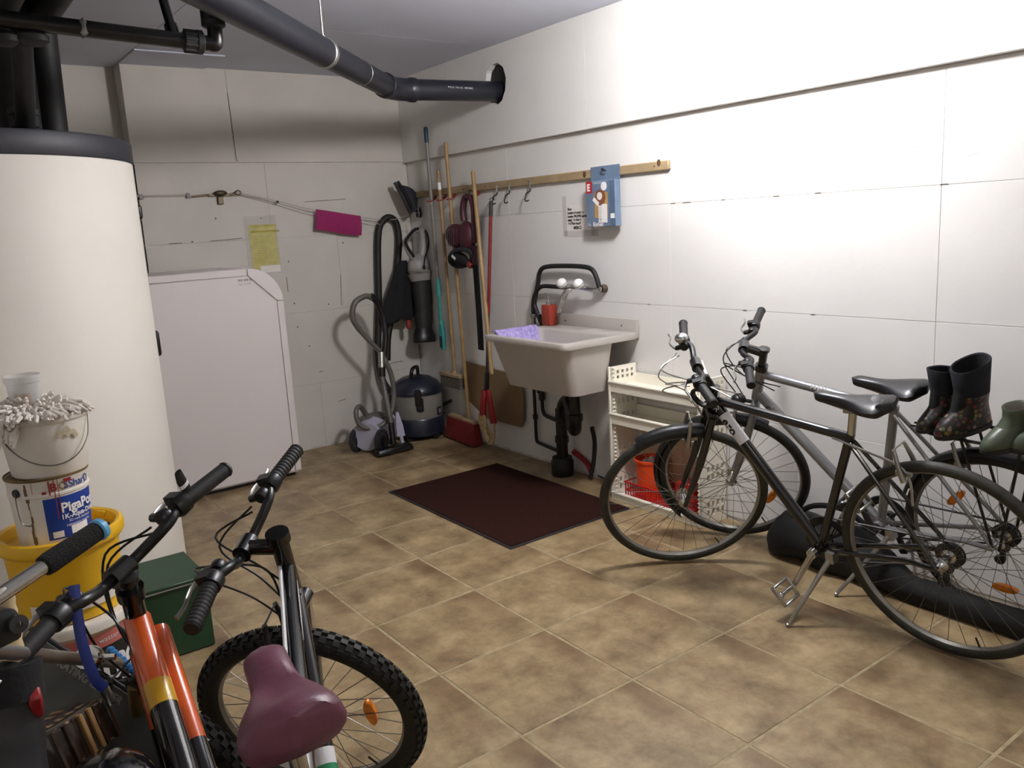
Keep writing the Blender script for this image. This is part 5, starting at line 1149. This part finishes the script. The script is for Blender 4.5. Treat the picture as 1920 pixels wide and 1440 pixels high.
mb.build('paint_drips', 'paint_drip', pc)
mb = MB()
for k in range(10): patch_cyl(mb, (PX, PY, PZ), .0945+.0009*k, FA-.62-.035*math.sin(k), FA-.56+.02*math.sin(2*k), .02*k, .02*k+.02, 2, .0954+.0009*k)
mb.build('stain', 'stain_brown', pc)
a = FA-.88; MB().lathe([(.012, 0), (.012, .004), (.001, .005)], (PX+.103*math.cos(a), PY+.103*math.sin(a), PZ+.168), (math.cos(a), math.sin(a), 0), 14).build('handle_boss', 'dark_plastic', pc)
MB().tube(spline([(PX+.108*math.cos(a), PY+.108*math.sin(a), PZ+.168), (PX-.09, PY-.085, PZ+.13), (PX-.085, PY-.095, PZ+.09), (PX-.06, PY-.10, PZ+.08)], 5), .0018, 6).build('wire_handle', 'spoke_steel', pc)
# white pail, mop, cup
WX_, WY_, WZ = PX+.012, PY-.005, .858
wp = thing('white_pail', 'plain white pail with thin wire handle stacked on the paint can', 'bucket', (WX_, WY_, WZ))
MB().lathe([(.094, .0), (.097, .004), (.112, .148), (.115, .150), (.118, .156), (.1185, .166), (.114, .170), (.110, .166), (.107, .14), (.092, .01), (.001, .008)], (WX_, WY_, WZ), n=56, cap0=True).build('pail', 'white_plastic', wp)
a0, a1 = FA-1.15, FA+1.25
hp = [V(WX_+.116*math.cos(a0), WY_+.116*math.sin(a0), WZ+.140)]
for k in range(1, 12):
    t = k/12; a = a0+(a1-a0)*t; d = .10*math.sin(PI*t)**.8*(1+.25*t); hp.append(V(WX_+(.118+.006*math.sin(PI*t))*math.cos(a), WY_+(.118+.006*math.sin(PI*t))*math.sin(a), WZ+.140-d*.9))
hp.append(V(WX_+.116*math.cos(a1), WY_+.116*math.sin(a1), WZ+.150))
MB().tube(spline(hp, 3), .0019, 6).build('wire_handle', 'spoke_steel', wp)
mb = MB(); mb.grid(lambda u, t: V(WX_+.1128*math.cos(FA+.22+.55*u), WY_+.1128*math.sin(FA+.22+.55*u), WZ+.112+.010*math.sin(4*u)+(t-.5)*.022*(1-abs(2*u-1)**4)*(1+.4*math.sin(17*u))), 14, 4); mb.build('stain', 'stain_pale', wp)
mp_ = thing('mop_head', 'shaggy white mop head lying on the white pail', 'mop', (WX_-.03, WY_, WZ+.19))
random.seed(21); mb = MB()
MB().ball((WX_-.02, WY_-.01, WZ+.174), .088, 18, (1.25, 1.0, .22)).build('pad', 'mop_white', mp_)
for k in range(640):
    a = random.uniform(0, 2*PI); r = math.sqrt(random.random()); bx_, by_ = WX_-.03+.115*r*math.cos(a), WY_-.015+.095*r*math.sin(a)
    zb = WZ+.172+.02*(1-r); L = random.uniform(.026, .048); out = V(math.cos(a)*(.3+r), math.sin(a)*(.3+r), random.uniform(.2, 1.0)*(1.1-r*.6)).normalized()
    p0 = V(bx_, by_, zb); p1 = p0+out*L*.6; p2 = p1+(out+V(random.uniform(-.4, .4), random.uniform(-.4, .4), -.7*r-.1))*L*.5
    mb.tube([p0, p1, p2], [.0052, .0060, .0042], 6)
for k in range(60):   # strands hanging over the left rim
    a = FA-random.uniform(.5, 1.6); bx_, by_ = WX_+.125*math.cos(a), WY_+.125*math.sin(a); zb = WZ+.165+random.uniform(-.03, .01)
    o_ = V(math.cos(a), math.sin(a), 0); p0 = V(bx_, by_, zb); p1 = p0+o_*.018+V(0, 0, random.uniform(-.02, .006)); p2 = p1+V(0, 0, -.018)+o_*random.uniform(0, .01)
    mb.tube([p0, p1, p2], [.0055, .006, .0045], 6)
mb.build('strands', 'mop_white', mp_, stuff=True)
cu = thing('clear_cup', 'clear plastic cup with brown residue standing on the mop', 'cup', (WX_-.03, WY_, WZ+.185))
CX, CY, CZ = WX_-.032, WY_+.0, WZ+.190
MB().lathe([(.036, .0), (.038, .003), (.042, .066), (.0465, .068), (.0465, .072), (.047, .086), (.0445, .087), (.043, .07), (.0405, .066), (.0365, .005), (.001, .004)], (CX, CY, CZ), n=36, cap0=True).build('cup', 'clear_plastic', cu)
mb = MB(); patch_cyl(mb, (CX, CY, CZ), .0372, FA-.75, FA-.45, .012, .040, 4, .039); patch_cyl(mb, (CX, CY, CZ), .0372, FA-.4, FA+.35, .010, .040, 8, .039); mb.build('residue', 'tan_card', cu)
# green box
gx = thing('green_box', 'dark green lidded box on the floor in front of the tank', 'box', (-2.47, -2.25, 0))
MB().lohi((-2.62, -2.385, .002), (-2.337, -2.085, .262)).build('body', 'green_box', gx, bevel=.004)
MB().lohi((-2.625, -2.39, .262), (-2.333, -2.08, .276)).build('lid', 'green_box', gx, bevel=.003)
MB().lohi((-2.62, -2.3925, .2595), (-2.345, -2.3855, .2635)).build('lid_edge', 'seam_grey', gx)

# ------------------------------------------------------------------ two bicycles at the lower left
b3, S3_, g3 = bike('mountain_bicycle', 'black mountain bicycle with purple saddle and front wheel turned left', [-2.705, -4.48, 68.76, 7.2, 65.5, 1.06, .291, 72.56, .085, .862, .208, .253, .056],
    dict(frame='black_gloss', tyre='tyre_black', tr=.027, knob=True, saddle='saddle_purple', cut=True, sc=(.215, 0, .66), ttd=.10, ttr=.019, dtr=.022, susp='chrome', fork='black_gloss', refl_f=(.2, 3.35), nosew=.46, sadyaw=11, ribbed=True, rise=.05, fwd=.03, sw=.075, sth=.085, ss=.86, grip='black_rubber', crank=60, bbz=.26, bbx=.38, brake='dark_plastic', lever='alu'))
def L3(mb, nm, m, **k): return mb.build(nm, m, b3, world=False, **k)
p_, q_ = g3['HB']+g3['u']*.10, g3['SC']
L3(MB().tube([p_.lerp(q_, .03)+V(0, .012, .0155), p_.lerp(q_, .62)+V(0, .012, .0155)], .0042, 6), 'white_stripe', 'white_decal')
mb = MB(); ax = (q_-p_).normalized(); mb.prism([(0, 0), (.10, .008), (.22, .004), (.16, -.006), (.05, -.008)], V(0, -.0006, 0), p_.lerp(q_, .1)+V(0, -.0195, 0), ax, V(0, -1, 0).cross(ax)); L3(mb, 'white_flash', 'white_decal')
p2_, q2_ = g3['HB']+g3['u']*.03, g3['BB']
L3(MB().tube([p2_.lerp(q2_, .55), p2_.lerp(q2_, .95)], .0228, 14), 'white_panel', 'white_decal'); L3(MB().tube([p2_.lerp(q2_, .60), p2_.lerp(q2_, .78)], .0234, 14), 'green_panel', 'green_decal')
b4, S4_, g4 = bike('orange_bicycle', 'orange and black children bicycle with yellow band at lower left', [-2.79, -4.235, 84.45, 5.0, 39.85, .765, .282, 70.7, -.02, .60, .212, .304, -.026],
    dict(frame='black_gloss', tyre='tyre_black', tr=.026, knob=True, saddle='saddle_black', sc=(.10, 0, .50), ttd=.12, ttr=.025, dtr=.029, head='black_gloss', susp='gold_alu', fork='black_plastic', rise=.04, fwd=.04, sw=.07, ss=.8, crank=70, bbx=.30, bbz=.25, grip='black_rubber', brake='dark_plastic', lever='alu'))
def L4(mb, nm, m, **k): return mb.build(nm, m, b4, world=False, **k)
for (a_, b_, r_) in ((g4['HB']+g4['u']*.12, g4['SC']+V(0, 0, -.015), .0255), (g4['HB']+g4['u']*.03, g4['BB'], .0296)):
    L4(MB().tube([a_, a_.lerp(b_, .30)], r_, 16), 'orange_section', 'orange_paint')
    if r_ < .027: L4(MB().tube([a_.lerp(b_, .30), a_.lerp(b_, .40)], r_+.0002, 16), 'yellow_band', 'yellow_paint'); L4(MB().tube([a_.lerp(b_, .40)+V(0, -.012, .0225), b_+V(0, -.010, .0225)], .003, 6), 'white_stripe', 'white_decal')
    else: L4(MB().tube([a_.lerp(b_, .35)+V(0, -.014, .0258), b_+V(0, -.014, .0258)], .004, 6), 'white_stripe', 'white_decal')
ge4 = g4['hb']+g4['u']*.304+V(-.026, 0, 0)
t0_, t1_ = g4['HB']+g4['u']*.085+V(-.02, -.030, 0), g4['SC']+V(.02, -.034, -.06)
L4(MB().tube([t0_, t0_.lerp(t1_, .50)], .0215, 14), 'twin_tube_orange', 'orange_paint'); L4(MB().tube([t0_.lerp(t1_, .50), t1_], .0212, 14), 'twin_tube', 'black_gloss')
L4(MB(S4_).tube([ge4+V(.015, -.19, .010), ge4+V(.012, -.185, .045), ge4+V(.004, -.18, .066)], [.012, .012, .009], 8, flat=((0, 1, 0), .5)), 'bell_lever', 'black_plastic')
L4(MB(S4_).tube([ge4+V(.0135, -.1875, .028), ge4+V(.0125, -.186, .036)], .0126, 8, flat=((0, 1, 0), .5)), 'lever_band', 'white_decal')
# ------------------------------------------------------------------ kick scooter and clutter at the picture edge
ks = thing('kick_scooter', 'silver kick scooter with black foam grip and light blue end plug', 'scooter', (-2.95, -3.9, 0))
G1, G0 = V(-2.882, -3.93, 1.022), V(-2.967, -3.985, 1.005)
MB().tube([G0, G0.lerp(G1, .1), G0.lerp(G1, .9), G1], [.016, .0175, .0165, .016], 16).build('foam_grip', 'foam_black', ks)
dG = (G1-G0).normalized()
MB().lathe([(.016, 0), (.0185, .003), (.017, .012), (.006, .017), (.001, .0175)], G1-dG*.001, dG, 18).build('end_plug', 'plug_blue', ks)
MB().tube([G1+dG*.014, G1+dG*.026], [.004, .0025], 6).build('plug_pin', 'ink', ks)
TB = G0-dG*.16
MB().rod(G0+dG*.02, TB-dG*.16, .0115, 14).build('bar', 'chrome', ks)
MB().box(TB+dG*.055+V(0, -.005, -.035), (.075, .05, .048), Matrix.Rotation(.5, 3, 'Z')).build('clamp_block', 'black_plastic', ks, bevel=.010, seg=2)
MB().lathe([(.013, 0), (.013, .006), (.004, .007), (.004, .003)], TB+dG*.085+V(.012, -.035, -.035), (.35, -.9, .2), 16).build('clamp_bolt', 'dark_plastic', ks)
FT = V(-2.80, -3.471, .561)
MB().rod(TB+V(0, 0, -.02), TB.lerp(FT, .92), .0115, 14).build('column', 'alu', ks)
MB().lathe([(.022, -.02), (.024, -.015), (.024, .015), (.022, .02)], TB.lerp(FT, .70), (FT-TB), 14, cap0=True, cap1=True).rod(TB.lerp(FT, .70), TB.lerp(FT, .70)+V(.04, -.03, .0), .006, 8).build('quick_release', 'chrome', ks)
MB().tube(spline([TB+V(.02, 0, .012), TB+V(.055, -.01, .03), TB+V(.075, -.005, .04), TB+V(.06, .01, .03), TB+V(.02, -.005, .02), TB+V(.01, -.03, -.03), TB+V(.05, -.05, -.07)], 5), .0022, 6).build('white_string', 'white_card', ks)
DK0, DK1 = V(-2.985, -3.42, .60), V(-2.785, -3.75, .455)
Fd = frame_from(V(-.25, -.75, .62), DK1-DK0); Mdk = Matrix.Translation(DK0.lerp(DK1, .5)) @ Fd.to_4x4()
pl = [(-.23, -.045), (-.20, -.062), (.18, -.062), (.22, -.05), (.235, 0), (.22, .05), (.18, .062), (-.20, .062), (-.23, .045)]
dk = MB(Mdk).prism(pl, (0, 0, .018)).build('deck', 'deck_grey', ks, bevel=.003)
mb = MB(); Mi = Mdk
def ontxt(mb, body, size, x, y): 
    vs, fs = text_mesh(body, size, 'LEFT', .0006); mb.add([Mi @ V(x+v.x, y+v.y, .0186) for v in vs], fs)
ontxt(mb, 'SKATING CRUISER', .020, -.14, .036); mb.build('deck_lettering', 'deck_text', dk)
mb = MB(); ontxt(mb, 'OO', .034, -.02, -.012); mb.build('deck_print', 'deck_tan', dk)
MB(Mdk).tube([(-.23, .066, .01), (.22, .066, .01)], .006, 8).build('edge_rail', 'black_plastic', dk)
for s in (0, 1):
    c = DK0.lerp(DK1, 1.02 if s else -.06)-V(0, 0, .05); c = V(c.x, c.y, c.z); ax_ = Fd.col[1]
    MB().lathe([(.02, -.012), (.048, -.012), (.05, 0), (.048, .012), (.02, .012)], c, ax_, 20, cap0=True, cap1=True).build('wheel', 'black_rubber', ks)
st_ = thing('blue_strap', 'dark blue rubber strap with a metal end hanging from the orange bicycle bar', 'strap', (-2.87, -3.85, .65))
SP_ = spline([(-2.912, -3.80, .895), (-2.916, -3.815, .86), (-2.918, -3.835, .80), (-2.910, -3.845, .74), (-2.897, -3.842, .71)], 6)
MB().tube(SP_, .0095, 8, flat=((1, 0, 0), .35)).build('strap', 'strap_blue', st_)
MB().tube([(-2.897, -3.842, .712), (-2.890, -3.838, .675)], .009, 8, flat=((1, 0, 0), .4)).build('metal_end', 'chrome', st_)
bc = thing('bead_chain', 'short string of bright blue beads behind the orange frame', 'beads', (-2.80, -3.40, .60))
for k in range(9):
    MB().ball((-2.815+.005*k, -3.37-.010*k, .56-.006*k), .0095, 8, (1.1, 1, .9)).build('bead', 'bead_blue', bc)
# wrapped bundle and things below
cr = thing('storage_crate', 'dark storage crate on the floor under the clutter at lower left', 'crate', (-2.98, -3.62, 0))
MB().lohi((-3.24, -4.03, .0), (-2.92, -3.60, .02)).build('base', 'deck_grey', cr)
for (a, b) in (((-3.24, -4.03, 0), (-3.225, -3.60, .50)), ((-2.935, -4.03, 0), (-2.92, -3.60, .50)), ((-3.225, -4.03, 0), (-2.935, -4.015, .50)), ((-3.225, -3.615, 0), (-2.935, -3.60, .50))):
    MB().lohi(a, b).build('side', 'dark_plastic', cr, bevel=.002)
MB().lohi((-3.245, -4.035, .50), (-2.915, -3.595, .515)).build('lid', 'dark_plastic', cr, bevel=.003)
wb2 = thing('wrapped_bundle', 'shrink wrapped bundle of thin wooden slats with a dark band', 'bundle', (-2.99, -3.80, .43))
Rw = Matrix.Rotation(.55, 3, 'Z') @ Matrix.Rotation(-.35, 3, 'X'); cw = V(-2.965, -3.76, .60); KW = .70
for i in range(11):
    MB().box(cw+Rw @ (V(-.075+.015*i, .01*math.sin(i*2.3), 0)*KW), (.0125*KW, .19*KW, .108*KW), Rw).build('slat', 'wood_stick' if i % 2 else 'wrap_brown', wb2, bevel=.0015)
MB().box(cw+Rw @ V(0, .01, 0), (.168*KW, .034*KW, .116*KW), Rw).build('band', 'band_maroon', wb2, bevel=.003)
MB().box(cw+Rw @ V(0, -.060*KW, .0), (.164*KW, .062*KW, .112*KW), Rw).build('film', 'wrap_brown', wb2, bevel=.008, seg=2)
hm = thing('black_helmet', 'glossy black helmet below the orange bicycle frame', 'helmet', (-2.86, -3.99, .50))
MB().ball((-2.925, -3.955, .582), .075, 22, (1, 1.25, .85)).build('shell', 'black_gloss', hm)
MB().lathe([(.077, -.006), (.079, 0), (.077, .006)], (-2.925, -3.955, .565), n=28).build('rim_strip', 'dark_plastic', hm)
ib = thing('inline_skate', 'dark grey skate boot with red buckle at the lower left edge', 'skate', (-3.06, -3.90, .45))
MB(Matrix.Translation(V(0, 0, .075))).tube(spline([(-3.045, -3.87, .74), (-3.05, -3.885, .66), (-3.06, -3.91, .58), (-3.055, -3.95, .52), (-3.04, -4.0, .50)], 5), [.055]*6+[.058]*6+[.05]*9, 16).build('shell', 'dark_plastic', ib)
MB(Matrix.Translation(V(0, 0, .075))).tube(spline([(-3.04, -3.865, .745), (-3.046, -3.88, .69)], 4), .06, 16).build('cuff', 'black_cloth', ib)
MB(Matrix.Translation(V(0, 0, .075))).box((-3.005, -3.90, .69), (.02, .05, .05), Matrix.Rotation(.4, 3, 'X')).build('buckle', 'red_plastic', ib, bevel=.004)
MB(Matrix.Translation(V(0, 0, .075))).tube([(-3.07, -3.90, .49), (-3.02, -4.04, .455)], .018, 8).build('wheel_frame', 'black_plastic', ib)
for k in range(4):
    c = V(-3.07, -3.89, .465).lerp(V(-3.015, -4.05, .435), k/3); MB(Matrix.Translation(V(0, 0, .075))).lathe([(.008, -.011), (.03, -.009), (.034, 0), (.03, .009), (.008, .011)], c, (.94, .33, 0), 16, cap0=True, cap1=True).build('wheel', 'black_rubber', ib)
bgp = thing('beige_grip_handle', 'beige ribbed handle at the left edge below the scooter bar', 'handle', (-3.02, -3.96, .86))
MB().tube([V(-3.024, -3.89, .945-.010*k) for k in range(12)], [.020 if k % 2 else .0185 for k in range(12)], 14).build('grip', 'beige_grip', bgp)
MB().rod((-3.024, -3.89, .835), (-3.03, -3.86, .52), .011, 10).build('stick', 'dark_plastic', bgp)
